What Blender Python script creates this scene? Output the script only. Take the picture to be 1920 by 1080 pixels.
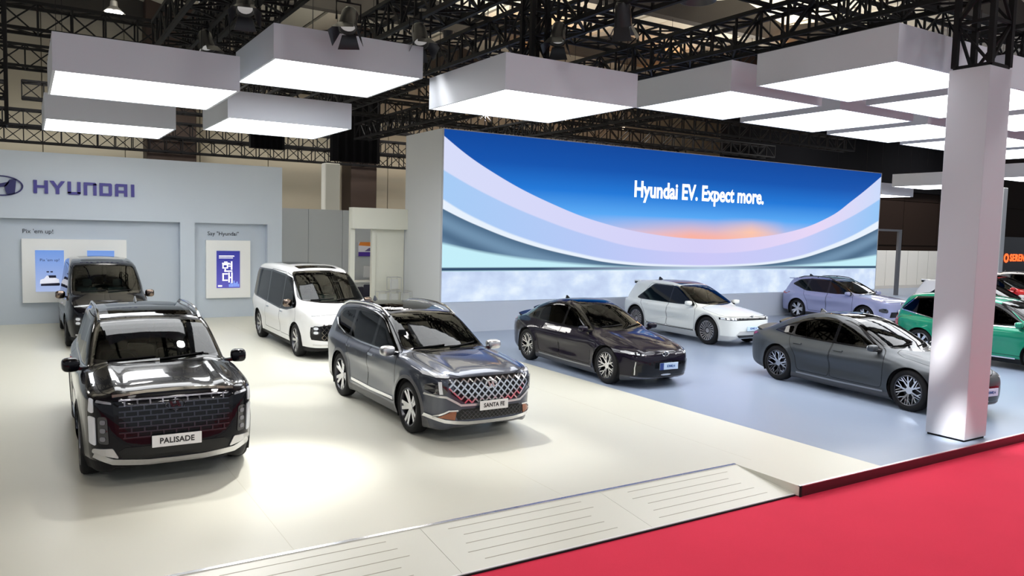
import bpy, bmesh, math, random
import numpy as np
from mathutils import Matrix, Vector
from mathutils.geometry import delaunay_2d_cdt

# ------------------------------------------------------------------ camera, world, exposure
for o in list(bpy.data.objects): bpy.data.objects.remove(o)
SC = bpy.context.scene
COL = SC.collection
CAM_F, CAM_YAW, CAM_PITCH, CAM_ROLL, CAM_H = 1453.7, 0.561685, 0.074101, 0.025765, 2.9127
def _cam():
    f = Vector((math.sin(CAM_YAW)*math.cos(CAM_PITCH), math.cos(CAM_YAW)*math.cos(CAM_PITCH), -math.sin(CAM_PITCH)))
    r = Vector((math.cos(CAM_YAW), -math.sin(CAM_YAW), 0)); u = r.cross(f)
    c, s = math.cos(CAM_ROLL), math.sin(CAM_ROLL)
    r2, u2 = c*r+s*u, -s*r+c*u
    cd = bpy.data.cameras.new('camera'); cd.sensor_width = 36; cd.lens = CAM_F/1920*36
    cd.clip_start = 0.05; cd.clip_end = 400
    co = bpy.data.objects.new('camera', cd); COL.objects.link(co)
    m = Matrix((r2, u2, -f)).transposed().to_4x4(); m.translation = (0, 0, CAM_H)
    co.matrix_world = m; SC.camera = co
_cam()
W = bpy.data.worlds.new('hall_ambient'); SC.world = W; W.use_nodes = True
W.node_tree.nodes['Background'].inputs[0].default_value = (0.84, 0.91, 1.0, 1)
W.node_tree.nodes['Background'].inputs[1].default_value = 0.60
SC.view_settings.view_transform = 'Standard'; SC.view_settings.look = 'None'
SC.view_settings.exposure = 0.0; SC.view_settings.gamma = 1; SC.view_settings.use_curve_mapping = False
def spot(name, loc, target, energy, angle, blend=0.5, color=(1, 1, 1), radius=0.12):
    l = bpy.data.lights.new(name, 'SPOT'); l.energy = energy; l.spot_size = math.radians(angle); l.spot_blend = blend
    l.color = color; l.shadow_soft_size = radius
    o = bpy.data.objects.new(name, l); COL.objects.link(o); o.location = loc
    o.rotation_euler = (Vector(target)-Vector(loc)).to_track_quat('-Z', 'Y').to_euler()
    return o
LIGHT = 6.8
# ------------------------------------------------------------------ materials
MATS = {}
def mat(name, col=(0.8, 0.8, 0.8), rough=0.5, metal=0.0, coat=0.0, emit=None, es=0.0, spec=0.5, noise=None, bump=None, coat_rough=0.03, coat_ior=1.5):
    if name in MATS: return MATS[name]
    m = bpy.data.materials.new(name); m.use_nodes = True
    nt = m.node_tree; b = nt.nodes['Principled BSDF']
    b.inputs['Base Color'].default_value = (*col, 1); b.inputs['Roughness'].default_value = rough
    b.inputs['Metallic'].default_value = metal; b.inputs['Coat Weight'].default_value = coat
    b.inputs['Coat Roughness'].default_value = coat_rough; b.inputs['Coat IOR'].default_value = coat_ior; b.inputs['Specular IOR Level'].default_value = spec
    if emit is not None:
        b.inputs['Emission Color'].default_value = (*emit, 1); b.inputs['Emission Strength'].default_value = es
    if noise:                        # (scale, amount): subtle mottled colour
        tc = nt.nodes.new('ShaderNodeTexCoord'); n = nt.nodes.new('ShaderNodeTexNoise'); n.inputs['Scale'].default_value = noise[0]
        n.inputs['Detail'].default_value = 4
        nt.links.new(tc.outputs['Object'], n.inputs['Vector'])
        r = nt.nodes.new('ShaderNodeMapRange'); r.inputs['To Min'].default_value = 1-noise[1]; r.inputs['To Max'].default_value = 1+noise[1]
        nt.links.new(n.outputs['Fac'], r.inputs['Value'])
        mx = nt.nodes.new('ShaderNodeVectorMath'); mx.operation = 'SCALE'; mx.inputs[0].default_value = col
        nt.links.new(r.outputs['Result'], mx.inputs['Scale']); nt.links.new(mx.outputs['Vector'], b.inputs['Base Color'])
    if bump:
        tc = nt.nodes.new('ShaderNodeTexCoord'); n = nt.nodes.new('ShaderNodeTexNoise'); n.inputs['Scale'].default_value = bump[0]
        nt.links.new(tc.outputs['Object'], n.inputs['Vector'])
        bp = nt.nodes.new('ShaderNodeBump'); bp.inputs['Strength'].default_value = bump[1]; bp.inputs['Distance'].default_value = 0.01
        nt.links.new(n.outputs['Fac'], bp.inputs['Height']); nt.links.new(bp.outputs['Normal'], b.inputs['Normal'])
    MATS[name] = m; return m
def glass(name, tint, ior=1.5, extra=0.0):
    if name in MATS: return MATS[name]
    m = bpy.data.materials.new(name); m.use_nodes = True; nt = m.node_tree; nt.nodes.clear()
    out = nt.nodes.new('ShaderNodeOutputMaterial'); t = nt.nodes.new('ShaderNodeBsdfTransparent'); t.inputs[0].default_value = (*tint, 1)
    g = nt.nodes.new('ShaderNodeBsdfGlossy'); g.inputs['Roughness'].default_value = 0.02
    fr = nt.nodes.new('ShaderNodeFresnel'); fr.inputs[0].default_value = ior
    mx = nt.nodes.new('ShaderNodeMixShader')
    if extra:
        ad = nt.nodes.new('ShaderNodeMath'); ad.operation = 'ADD'; ad.use_clamp = True; ad.inputs[1].default_value = extra
        nt.links.new(fr.outputs[0], ad.inputs[0]); nt.links.new(ad.outputs[0], mx.inputs[0])
    else: nt.links.new(fr.outputs[0], mx.inputs[0])
    nt.links.new(t.outputs[0], mx.inputs[1]); nt.links.new(g.outputs[0], mx.inputs[2]); nt.links.new(mx.outputs[0], out.inputs[0])
    MATS[name] = m; return m

# ------------------------------------------------------------------ objects
def link(name, me, m=None, parent=None):
    o = bpy.data.objects.new(name, me); COL.objects.link(o)
    if m is not None and me is not None and len(me.materials) == 0: me.materials.append(m)
    if parent is not None: o.parent = parent
    return o
def tag(o, label=None, cat=None, group=None, kind=None):
    if label: o['label'] = label
    if cat: o['category'] = cat
    if group: o['group'] = group
    if kind: o['kind'] = kind
    return o
def empty(name, loc=(0, 0, 0), rz=0.0):
    o = bpy.data.objects.new(name, None); COL.objects.link(o); o.location = loc; o.rotation_euler = (0, 0, rz)
    o.empty_display_size = 0.3
    return o
def copy_tree(o, parent=None):
    c = o.copy(); COL.objects.link(c); c.parent = parent
    for ch in list(o.children): copy_tree(ch, c)
    return c
def mesh(name, V, F, smooth=False, normals=None):
    me = bpy.data.meshes.new(name)
    me.from_pydata([tuple(map(float, v)) for v in V], [], [tuple(map(int, f)) for f in F])
    if smooth or normals is not None: me.polygons.foreach_set('use_smooth', np.ones(len(F), bool))
    me.update()
    if normals is not None: me.normals_split_custom_set_from_vertices([tuple(map(float, n)) for n in normals])
    return me
class MB:
    """collects shapes; build() links them as one mesh object"""
    def __init__(s): s.V = []; s.F = []
    def add(s, V, F):
        n = len(s.V); s.V += [tuple(v) for v in V]; s.F += [tuple(i+n for i in f) for f in F]; return s
    def box(s, x0, x1, y0, y1, z0, z1):
        return s.add([(x0,y0,z0),(x1,y0,z0),(x1,y1,z0),(x0,y1,z0),(x0,y0,z1),(x1,y0,z1),(x1,y1,z1),(x0,y1,z1)],
                     [(3,2,1,0),(4,5,6,7),(0,1,5,4),(1,2,6,5),(2,3,7,6),(3,0,4,7)])
    def rbox(s, x0, x1, y0, y1, z0, z1, r=0.03, seg=2):
        bm = bmesh.new(); bmesh.ops.create_cube(bm, size=1)
        for v in bm.verts: v.co = ((x0+x1)/2+v.co.x*(x1-x0), (y0+y1)/2+v.co.y*(y1-y0), (z0+z1)/2+v.co.z*(z1-z0))
        bmesh.ops.bevel(bm, geom=bm.edges[:], offset=r, segments=seg, affect='EDGES', profile=0.5)
        bm.verts.index_update(); V = [v.co[:] for v in bm.verts]; F = [[v.index for v in f.verts] for f in bm.faces]; bm.free()
        return s.add(V, F)
    def bar(s, a, b, w, h=None, up=(0, 0, 1)):
        h = h or w; a, b = Vector(a), Vector(b); d = (b-a).normalized(); u = Vector(up)
        if abs(d.dot(u)) > 0.98: u = Vector((1, 0, 0))
        x = d.cross(u).normalized(); y = x.cross(d)
        V = [p+x*(i*w/2)+y*(j*h/2) for p in (a, b) for i, j in ((-1,-1),(1,-1),(1,1),(-1,1))]
        return s.add(V, [(3,2,1,0),(4,5,6,7),(0,1,5,4),(1,2,6,5),(2,3,7,6),(3,0,4,7)])
    def tube(s, pts, r, n=8, closed=False):
        pts = [Vector(p) for p in pts]; rings = []; m = len(pts)
        for i, p in enumerate(pts):
            a = pts[(i-1) % m] if (closed or i > 0) else p; b = pts[(i+1) % m] if (closed or i < m-1) else p
            d = (b-a).normalized(); u = Vector((0, 0, 1)) if abs(d.z) < 0.95 else Vector((1, 0, 0))
            x = d.cross(u).normalized(); y = x.cross(d); rr = r[i] if isinstance(r, (list, tuple)) else r
            rings.append([p+x*(rr*math.cos(2*math.pi*k/n))+y*(rr*math.sin(2*math.pi*k/n)) for k in range(n)])
        V = [v for q in rings for v in q]; F = []
        for i in range(m if closed else m-1):
            j = (i+1) % m
            for k in range(n): F.append((i*n+k, i*n+(k+1) % n, j*n+(k+1) % n, j*n+k))
        if not closed: F += [tuple(range(n))[::-1], tuple((m-1)*n+k for k in range(n))]
        return s.add(V, F)
    def lathe(s, prof, n=32, axis='y', c=(0, 0, 0), closed=False):
        V = []; F = []; m = len(prof)
        for k in range(n):
            a = 2*math.pi*k/n
            for r, h in prof:
                if axis == 'y': V.append((c[0]+r*math.cos(a), c[1]+h, c[2]+r*math.sin(a)))
                else: V.append((c[0]+r*math.cos(a), c[1]+r*math.sin(a), c[2]+h))
        for k in range(n):
            k2 = (k+1) % n
            for i in range(m if closed else m-1):
                j = (i+1) % m; F.append((k*m+i, k*m+j, k2*m+j, k2*m+i))
        return s.add(V, F)
    def prism(s, poly, fn, t0, t1):
        """poly: 2D points; fn(u,v,t) -> 3D; extruded from t0 to t1"""
        n = len(poly)
        V = [fn(u, v, t0) for u, v in poly]+[fn(u, v, t1) for u, v in poly]
        F = [tuple(range(n))[::-1], tuple(range(n, 2*n))]+[(i, (i+1) % n, (i+1) % n+n, i+n) for i in range(n)]
        return s.add(V, F)
    def mesh(s, name, smooth=False):
        me = mesh(name, s.V, s.F, smooth)
        bm = bmesh.new(); bm.from_mesh(me); bmesh.ops.recalc_face_normals(bm, faces=bm.faces[:]); bm.to_mesh(me); bm.free()
        if smooth:
            try: me.set_sharp_from_angle(angle=math.radians(40))
            except Exception: pass
        return me
    def build(s, name, m, parent=None, smooth=False): return link(name, s.mesh(name, smooth), m, parent)
def text_mesh(name, body, size, depth=0.0, align='CENTER', spacing=1.0, bold=0.0, sx=1.0):
    cu = bpy.data.curves.new(name, 'FONT'); cu.body = body; cu.size = size; cu.extrude = depth; cu.align_x = align; cu.align_y = 'CENTER'
    cu.space_character = spacing; cu.offset = bold; cu.resolution_u = 3
    o = bpy.data.objects.new(name, cu); COL.objects.link(o)
    dg = bpy.context.evaluated_depsgraph_get(); me = bpy.data.meshes.new_from_object(o.evaluated_get(dg)); me.name = name
    bpy.data.objects.remove(o); bpy.data.curves.remove(cu)
    if sx != 1.0: me.transform(Matrix.Diagonal((sx, 1, 1, 1)))
    return me
STAND = Matrix(((1, 0, 0, 0), (0, 0, -1, 0), (0, 1, 0, 0), (0, 0, 0, 1)))       # text plane (x,y) -> (x,z), facing -y
# ------------------------------------------------------------------ car body engine: signed fields -> surface mesh -> cut into panels
def smax(a, b, k):
    h = np.maximum(k-np.abs(a-b), 0)/k
    return np.maximum(a, b)+h*h*k*0.25
def smin(a, b, k): return -smax(-a, -b, k)
def chaikin(P, it=2, closed=True):
    P = np.asarray(P, float)
    for _ in range(it):
        if closed:
            Q = np.roll(P, -1, 0); P = np.stack([P*.75+Q*.25, P*.25+Q*.75], 1).reshape(-1, 2)
        else:
            A, B = P[:-1], P[1:]; P = np.vstack([P[:1], np.stack([A*.75+B*.25, A*.25+B*.75], 1).reshape(-1, 2), P[-1:]])
    return P
def rounded(P, r=0.05, n=4):
    """closed polygon with every corner rounded to radius about r"""
    P = [np.asarray(p, float) for p in P]; out = []; m = len(P)
    for i in range(m):
        p, a, b = P[i], P[i-1], P[(i+1) % m]; u = a-p; v = b-p; lu, lv = np.linalg.norm(u), np.linalg.norm(v); t = min(r, lu*0.48, lv*0.48); A = p+u/lu*t; B = p+v/lv*t
        for k in range(n+1):
            q = k/n; out.append(A*(1-q)**2+p*2*q*(1-q)+B*q*q)
    return np.array(out)
def poly_sd(P, X, Y):
    """signed distance to closed polygon P, negative inside"""
    X = np.asarray(X, np.float64); Y = np.asarray(Y, np.float64)
    d2 = np.full(X.shape, 1e9); ins = np.zeros(X.shape, bool); n = len(P)
    for i in range(n):
        ax, ay = P[i]; bx, by = P[(i+1) % n]; ex, ey = bx-ax, by-ay; L = ex*ex+ey*ey
        if L < 1e-14: continue
        t = np.clip(((X-ax)*ex+(Y-ay)*ey)/L, 0, 1)
        d2 = np.minimum(d2, (X-ax-t*ex)**2+(Y-ay-t*ey)**2)
        if ay != by:
            c = ((ay > Y) != (by > Y)) & (X < (bx-ax)*(Y-ay)/(by-ay)+ax)
            ins ^= c
    return np.where(ins, -1, 1)*np.sqrt(d2)
class Tab2:
    def __init__(s, P, res=0.02, m=0.6):
        P = np.asarray(P); s.x0, s.y0 = P.min(0)-m; x1, y1 = P.max(0)+m; s.r = res
        s.nx, s.ny = int((x1-s.x0)/res)+2, int((y1-s.y0)/res)+2
        X, Y = np.meshgrid(s.x0+np.arange(s.nx)*res, s.y0+np.arange(s.ny)*res, indexing='ij')
        s.T = poly_sd(P, X, Y).astype(np.float32)
    def __call__(s, x, y):
        u = np.clip((x-s.x0)/s.r, 0, s.nx-1.001); v = np.clip((y-s.y0)/s.r, 0, s.ny-1.001)
        i = u.astype(np.int32); j = v.astype(np.int32); u = u-i; v = v-j; T = s.T
        return (T[i, j]*(1-u)+T[i+1, j]*u)*(1-v)+(T[i, j+1]*(1-u)+T[i+1, j+1]*u)*v
class Tab1:
    def __init__(s, pts, sm=0.12):
        pts = sorted(pts); xs, ys = zip(*pts); s.x0 = xs[0]-0.6; s.r = 0.01; n = int((xs[-1]+0.6-s.x0)/s.r)+1
        t = s.x0+np.arange(n)*s.r; y = np.interp(t, xs, ys); k = max(1, int(sm/s.r))
        if k > 1:
            w = np.hanning(2*k+1); w /= w.sum(); y = np.convolve(np.pad(y, k, 'edge'), w, 'valid')
        s.T = y.astype(np.float32); s.n = n
    def __call__(s, x):
        u = np.clip((x-s.x0)/s.r, 0, s.n-1.001); i = u.astype(np.int32); u = u-i
        return s.T[i]*(1-u)+s.T[i+1]*u
def car_field(S):
    prof = Tab2(chaikin(S['body'], 2)); cab = Tab2(chaikin(S['cabin'], 2)); plan = Tab2(chaikin(S['plan']+[(x, -y) for x, y in S['plan'][::-1]], 2))
    inset = Tab1(S['inset'], 0.06); wb = S['wb']; r = S['r']; Ra = S['arch']; cw = Tab1(S['cabw'], 0.2); tum = S['tumble']; zb = S['belt']
    kb = S.get('kb', 0.07); kc = S.get('kc', 0.09); kj = S.get('kj', 0.05); fl = S.get('flare', 0.02); ws = S.get('wsweep', 0.16); rs = S.get('rsweep', 0.12)
    crown = S.get('crown', 0.07); hcr = S.get('hcrown', 0.05); hw = S['plan_w']; cax = S.get('cabmid', -0.6); con = S.get('concave', (0.5, 0.12, 0.02)); hood_r = S.get('hoodrib', 0.0)
    def f(x, y, z):
        ay = np.abs(y); yy = ay*ay
        dcx = np.minimum(np.abs(x-wb/2), np.abs(x+wb/2)); d = np.sqrt(dcx*dcx+(z-r)**2)
        flare = fl*np.clip(1-(d-Ra)/0.16, 0, 1)**2*np.clip((Ra+0.16-d)/0.05, 0, 1)
        mid = np.clip(1-(x/(wb/2-Ra-0.08))**2, 0, 1)
        ins = inset(z)+con[2]*np.exp(-((z-con[0])/con[1])**2)*mid-flare
        zz = z+hcr*yy/(hw*hw)
        if hood_r: zz = zz+hood_r*np.exp(-((ay-0.62*hw)/0.10)**2)*np.clip((x-wb/2+0.7)/0.4, 0, 1)*-1.0
        a = smax(prof(x, zz), plan(x, ay+ins), kb)
        sw = np.where(x > cax, ws, -rs)*yy/(hw*hw)*np.clip(np.abs(x-cax)/0.5, 0, 1)
        c = smax(cab(x+sw, z+crown*yy/(hw*hw)), (ay-(cw(x)-tum*(z-zb)))/math.sqrt(1+tum*tum), kc)
        b = smin(a, c, kj)
        return b
    return f
def grad(f, V, e=0.004):
    x, y, z = V.T; g = np.empty_like(V)
    g[:, 0] = f(x+e, y, z)-f(x-e, y, z); g[:, 1] = f(x, y+e, z)-f(x, y-e, z); g[:, 2] = f(x, y, z+e)-f(x, y, z-e)
    return g/(2*e)
def surface_net(f, lo, hi, h):
    """half mesh (y >= 0) of f = 0"""
    xs = np.arange(lo[0], hi[0]+h, h, dtype=np.float32); ys = np.arange(-h/2, hi[1]+h, h, dtype=np.float32); zs = np.arange(lo[2], hi[2]+h, h, dtype=np.float32)
    nx, ny, nz = len(xs), len(ys), len(zs)
    G = np.empty((nx, ny, nz), np.float32)
    for i in range(0, nx, 40):
        X, Y, Z = np.meshgrid(xs[i:i+40], ys, zs, indexing='ij'); G[i:i+40] = f(X, Y, Z)
    S = G < 0
    c = np.zeros((nx-1, ny-1, nz-1), np.int8)
    for a in (0, 1):
        for b in (0, 1):
            for d in (0, 1): c += S[a:nx-1+a, b:ny-1+b, d:nz-1+d]
    I, J, K = np.nonzero((c > 0) & (c < 8)); idx = np.full((nx-1, ny-1, nz-1), -1, np.int32); idx[I, J, K] = np.arange(len(I))
    acc = np.zeros((len(I), 3)); cnt = np.zeros(len(I))
    cor = [(a, b, d) for a in (0, 1) for b in (0, 1) for d in (0, 1)]
    for p in cor:
        for ax in range(3):
            if p[ax]: continue
            q = list(p); q[ax] = 1
            g0 = G[I+p[0], J+p[1], K+p[2]]; g1 = G[I+q[0], J+q[1], K+q[2]]; m = (g0 < 0) != (g1 < 0)
            t = np.where(m, g0/np.where(m, g0-g1, 1), 0); P = np.tile(np.array(p, float), (len(I), 1)); P[:, ax] = t
            acc[m] += P[m]; cnt += m
    V = acc/cnt[:, None]
    V = np.stack([xs[I]+V[:, 0]*h, ys[J]+V[:, 1]*h, zs[K]+V[:, 2]*h], 1).astype(np.float64)
    F = []
    for ax in range(3):
        sl0 = [slice(1, -1)]*3; sl1 = [slice(1, -1)]*3; sl0[ax] = slice(0, -1); sl1[ax] = slice(1, None)
        A = S[tuple(sl0)]; B = S[tuple(sl1)]; off = [1, 1, 1]; off[ax] = 0
        for flip, M in ((0, A & ~B), (1, ~A & B)):
            i, j, k = np.nonzero(M); b = np.stack([i+off[0], j+off[1], k+off[2]], 1)
            u, v = [(1, 2), (2, 0), (0, 1)][ax]
            def cell(du, dv):
                q = b.copy(); q[:, u] += du; q[:, v] += dv; return idx[q[:, 0], q[:, 1], q[:, 2]]
            Q = np.stack([cell(-1, -1), cell(0, -1), cell(0, 0), cell(-1, 0)], 1)
            F.append(Q[:, ::-1] if flip else Q)
    F = np.concatenate(F); F = F[(F >= 0).all(1)]
    mid = J == 0
    for it in range(4):
        g = grad(f, V); l = np.maximum((g*g).sum(1), 0.2); st = (f(*V.T)/l)[:, None]*g
        n = np.linalg.norm(st, axis=1, keepdims=True); st *= np.minimum(1, 0.5*h/np.maximum(n, 1e-9)); V = V-st*0.9
        V[mid, 1] = 0
    T = np.concatenate([F[:, [0, 1, 2]], F[:, [0, 2, 3]]])
    return V, T
def cut(V, F, T, g):
    """split triangles along g = 0"""
    g = np.where(np.abs(g) < 1e-5, 1e-5, g); s = g < 0; sf = s[F]; n = sf.sum(1); X = (n == 1) | (n == 2)
    if not X.any(): return V, F, T, g
    Fx = F[X]; sx = sf[X]; one = n[X] == 1
    lone = np.where(one, np.argmax(sx, 1), np.argmin(sx, 1)); r = np.arange(len(Fx))
    a = Fx[r, lone]; b = Fx[r, (lone+1) % 3]; c = Fx[r, (lone+2) % 3]
    E = np.sort(np.concatenate([np.stack([a, b], 1), np.stack([a, c], 1)]), 1)
    U, inv = np.unique(E, axis=0, return_inverse=True); inv = inv.reshape(-1)
    t = g[U[:, 0]]/(g[U[:, 0]]-g[U[:, 1]]); N = V[U[:, 0]]*(1-t)[:, None]+V[U[:, 1]]*t[:, None]
    ab = len(V)+inv[:len(a)]; ac = len(V)+inv[len(a):]
    Fn = np.concatenate([F[~X], np.stack([a, ab, ac], 1), np.stack([ab, b, c], 1), np.stack([ab, c, ac], 1)])
    Tn = np.concatenate([T[~X], T[X], T[X], T[X]])
    return np.vstack([V, N]), Fn, Tn, np.concatenate([g, np.zeros(len(N))])
def fsd(poly, ax, it=2, lim=None):
    P = (rounded(poly, it) if isinstance(it, float) else chaikin(poly, it)) if it else np.asarray(poly, float); i, j = {'xz': (0, 2), 'yz': (1, 2), 'xy': (0, 1)}[ax]
    def g(V):
        d = poly_sd(P, V[:, i], V[:, j])
        return np.maximum(d, lim(V)) if lim else d
    return g
def ray_hit(f, O, D, tmax=3.0, n=150):
    """first crossing from outside to inside along rays O + t D"""
    O = np.asarray(O, float); D = np.broadcast_to(np.asarray(D, float), O.shape); t = np.linspace(0, tmax, n)
    P = O[:, None]+D[:, None]*t[None, :, None]; g = f(P[..., 0], P[..., 1], P[..., 2]); inside = g < 0
    i = np.argmax(inside, 1); miss = ~inside.any(1); i = np.maximum(i, 1); r = np.arange(len(O)); a, b = t[i-1], t[i]
    for _ in range(9):
        m = (a+b)/2; Q = O+D*m[:, None]; neg = f(*Q.T) < 0; b = np.where(neg, m, b); a = np.where(neg, a, m)
    hit = O+D*b[:, None]; hit[miss] = np.nan
    return hit
AX = {'x': (0, 1, 2, 1), '-x': (0, 1, 2, -1), 'y': (1, 0, 2, 1), 'z': (2, 0, 1, 1)}
def drape(f, poly, axis, off=0.006, depth=0.03, step=0.05, it=1):
    """solid panel lying on the body: outline poly in the view along axis"""
    P = (rounded(poly, it) if isinstance(it, float) else chaikin(poly, it)) if it else np.asarray(poly, float)
    a, i, j, s = AX[axis]
    Q = []
    for k in range(len(P)):
        A, B = P[k], P[(k+1) % len(P)]; m = max(1, int(np.linalg.norm(B-A)/step))
        Q += [A+(B-A)*q/m for q in range(m)]
    Q = np.array(Q); lo, hi = Q.min(0), Q.max(0)
    gx, gy = np.meshgrid(np.arange(lo[0]+step/2, hi[0], step), np.arange(lo[1]+step/2, hi[1], step)); G = np.stack([gx.ravel(), gy.ravel()], 1)
    if len(G): G = G[poly_sd(Q, G[:, 0], G[:, 1]) < -step*0.35]
    pts = [Vector(p) for p in np.vstack([Q, G])] if len(G) else [Vector(p) for p in Q]
    r = delaunay_2d_cdt(pts, [], [list(range(len(Q)))], 1, 1e-6)
    v2 = np.array([v[:] for v in r[0]]); tri = [list(t) for t in r[2]]
    O = np.zeros((len(v2), 3)); O[:, i] = v2[:, 0]; O[:, j] = v2[:, 1]; O[:, a] = 3.2*s
    D = np.zeros(3); D[a] = -s
    H = ray_hit(f, O, D, 3.2); bad = np.isnan(H[:, 0])
    if bad.any():
        H[bad] = O[bad]; ok = ~bad
        H[bad, a] = np.median(H[ok, a]) if ok.any() else 0
    n = grad(f, H); n /= np.maximum(np.linalg.norm(n, axis=1, keepdims=True), 1e-6)
    top = H+n*off; bot = H-n*(depth-off); m = len(v2)
    V = np.vstack([top, bot]); F = [tuple(t) for t in tri]+[tuple(x+m for x in t[::-1]) for t in tri]
    cnt = {}
    for t in tri:
        for q in range(3):
            e = (t[q], t[(q+1) % 3]); cnt[e] = 1
    for (p, q) in cnt:
        if (q, p) not in cnt: F.append((q, p, p+m, q+m))
    return V, F
def strip(pts, w, taper=1.0):
    """polygon outline of a band of width w along a 2D polyline"""
    P = np.asarray(pts, float); d = np.gradient(P, axis=0); n = np.stack([-d[:, 1], d[:, 0]], 1); n /= np.linalg.norm(n, axis=1, keepdims=True)
    ww = np.linspace(1, taper, len(P))[:, None]*w/2
    return [tuple(p) for p in P+n*ww]+[tuple(p) for p in (P-n*ww)[::-1]]
def mirror(V, F):
    V = np.array(V, float).copy(); V[:, 1] *= -1
    return V, [tuple(t[::-1]) for t in F]
# ------------------------------------------------------------------ car parts
def M_rubber(): return mat('tyre_rubber', (0.010, 0.010, 0.011), 0.75, spec=0.25)
def M_black(): return mat('gloss_black_trim', (0.005, 0.005, 0.006), 0.15, coat=0.5, spec=0.2, coat_ior=1.35)
def M_matblack(): return mat('matt_black_plastic', (0.010, 0.010, 0.011), 0.6, spec=0.15)
def M_chrome(): return mat('bright_chrome', (0.78, 0.78, 0.80), 0.12, 1.0)
def M_satin(): return mat('satin_silver', (0.62, 0.62, 0.63), 0.32, 1.0)
def M_int(): return mat('dark_cabin_fabric', (0.008, 0.008, 0.009), 0.9, spec=0.1)
def M_lamp(): return mat('lamp_lens', (0.75, 0.78, 0.82), 0.08, 0.0, coat=1.0)
def M_smoke(): return mat('smoked_lamp', (0.02, 0.02, 0.024), 0.06, 0.0, coat=1.0)
def M_plate(): return mat('white_plate', (0.82, 0.82, 0.80), 0.4)
def M_letter(): return mat('black_lettering', (0.02, 0.02, 0.02), 0.5)
def paint(name, col, metal=0.0, rough=0.35, ior=1.45): return mat(name, col, rough, metal, coat=1.0, coat_rough=0.02, spec=0.05, coat_ior=ior)
WHEELS = {}
def wheel_meshes(style, R, w=0.235):
    key = (style, R)
    if key in WHEELS: return WHEELS[key]
    rim = R*0.735; h = w/2
    t = MB().lathe([(rim, -h*0.86), (rim+0.012, -h*0.95), (R-0.05, -h), (R-0.018, -h*0.9), (R, -h*0.68), (R, h*0.68), (R-0.018, h*0.9), (R-0.05, h), (rim+0.012, h*0.95), (rim, h*0.86)], 40, closed=True).mesh('tyre', True)
    b = MB().lathe([(rim+0.004, h*0.90), (rim-0.006, h*0.97), (rim-0.018, h*0.93), (rim-0.03, h*0.6), (rim-0.045, -h*0.8)], 40).mesh('rim', True)
    dk = MB().lathe([(0.001, -0.02), (rim*0.62, -0.02), (rim*0.62, 0.0), (rim*0.5, 0.012), (0.001, 0.012)], 32).mesh('brake_disc', True)
    sp = MB(); rm = rim-0.012
    def spoke(r0, a0, r1, a1, w0, w1, d0=0.55, d1=0.86, th=0.028):
        A = np.array([r0*math.cos(a0), r0*math.sin(a0)]); B = np.array([r1*math.cos(a1), r1*math.sin(a1)]); d = (B-A)/np.linalg.norm(B-A); n = np.array([-d[1], d[0]])
        q = [A+n*w0/2, A-n*w0/2, B-n*w1/2, B+n*w1/2]; dep = [d0, d0, d1, d1]
        V = [(p[0], h*k, p[1]) for p, k in zip(q, dep)]+[(p[0]*1.0, h*k-th, p[1]) for p, k in zip(q, dep)]
        sp.add(V, [(0, 1, 2, 3), (7, 6, 5, 4), (0, 4, 5, 1), (1, 5, 6, 2), (2, 6, 7, 3), (3, 7, 4, 0)])
    def ring(r0, r1, d=0.6):
        sp.lathe([(r0, h*d), (r1, h*d), (r1, h*d-0.03), (r0, h*d-0.03)], 28, closed=True)
    T = 2*math.pi
    if style == 'twin5':
        for k in range(5):
            a = T*k/5+math.pi/2
            spoke(0.05, a-0.25, rm, a-0.20, 0.05, 0.05); spoke(0.05, a+0.25, rm, a+0.20, 0.05, 0.05)
            spoke(0.12, a, rm*0.8, a+0.0, 0.05, 0.02, 0.6, 0.7)
    elif style == 'flare5':
        for k in range(5):
            a = T*k/5+math.pi/2
            spoke(0.04, a, rm, a-0.26, 0.030, 0.020); spoke(0.04, a, rm, a+0.26, 0.030, 0.020)
            spoke(rm*0.42, a+0.02, rm, a+0.62, 0.014, 0.018, 0.62, 0.86); spoke(rm*0.62, a-0.17, rm, a-0.52, 0.012, 0.018, 0.66, 0.86)
            spoke(rm*0.55, a+0.13, rm*0.98, a-0.1, 0.010, 0.010, 0.7, 0.86)
    elif style == 'turbine':
        for k in range(20):
            a = T*k/20
            spoke(rm*0.34, a, rm, a+0.36, 0.012, 0.034, 0.68, 0.88, 0.02)
        ring(rm*0.94, rm, 0.9)
    elif style == 'multi':
        for k in range(10):
            a = T*k/10
            spoke(0.05, a, rm, a-0.10, 0.03, 0.022); spoke(rm*0.45, a-0.04, rm, a+0.16, 0.018, 0.02, 0.66, 0.86)
    else:
        for k in range(8):
            a = T*k/8+0.2
            spoke(0.05, a, rm, a+0.12, 0.045, 0.07)
    ring(0.001, 0.062, 0.62)
    s = sp.mesh('rim_spokes')
    WHEELS[key] = (t, b, dk, s); return WHEELS[key]
def add_wheels(car, S):
    t, b, dk, s = wheel_meshes(S['wheel'], S['r']); rm = S.get('rim_mat') or mat('machined_alloy', (0.72, 0.72, 0.74), 0.22, 1.0)
    for sx in (1, -1):
        for sy in (1, -1):
            w = link('wheel', t, M_rubber(), car); w.location = (sx*S['wb']/2, sy*(S['plan_w']-0.135), S['r'])
            w.rotation_euler = (0, 0.35*sx, 0 if sy > 0 else math.pi)
            link('rim', b, mat('dark_alloy', (0.10, 0.10, 0.11), 0.3, 1.0), w); link('brake_disc', dk, mat('brake_steel', (0.06, 0.06, 0.065), 0.45, 1.0), w)
            link('rim_spokes', s, rm, w)
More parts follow.
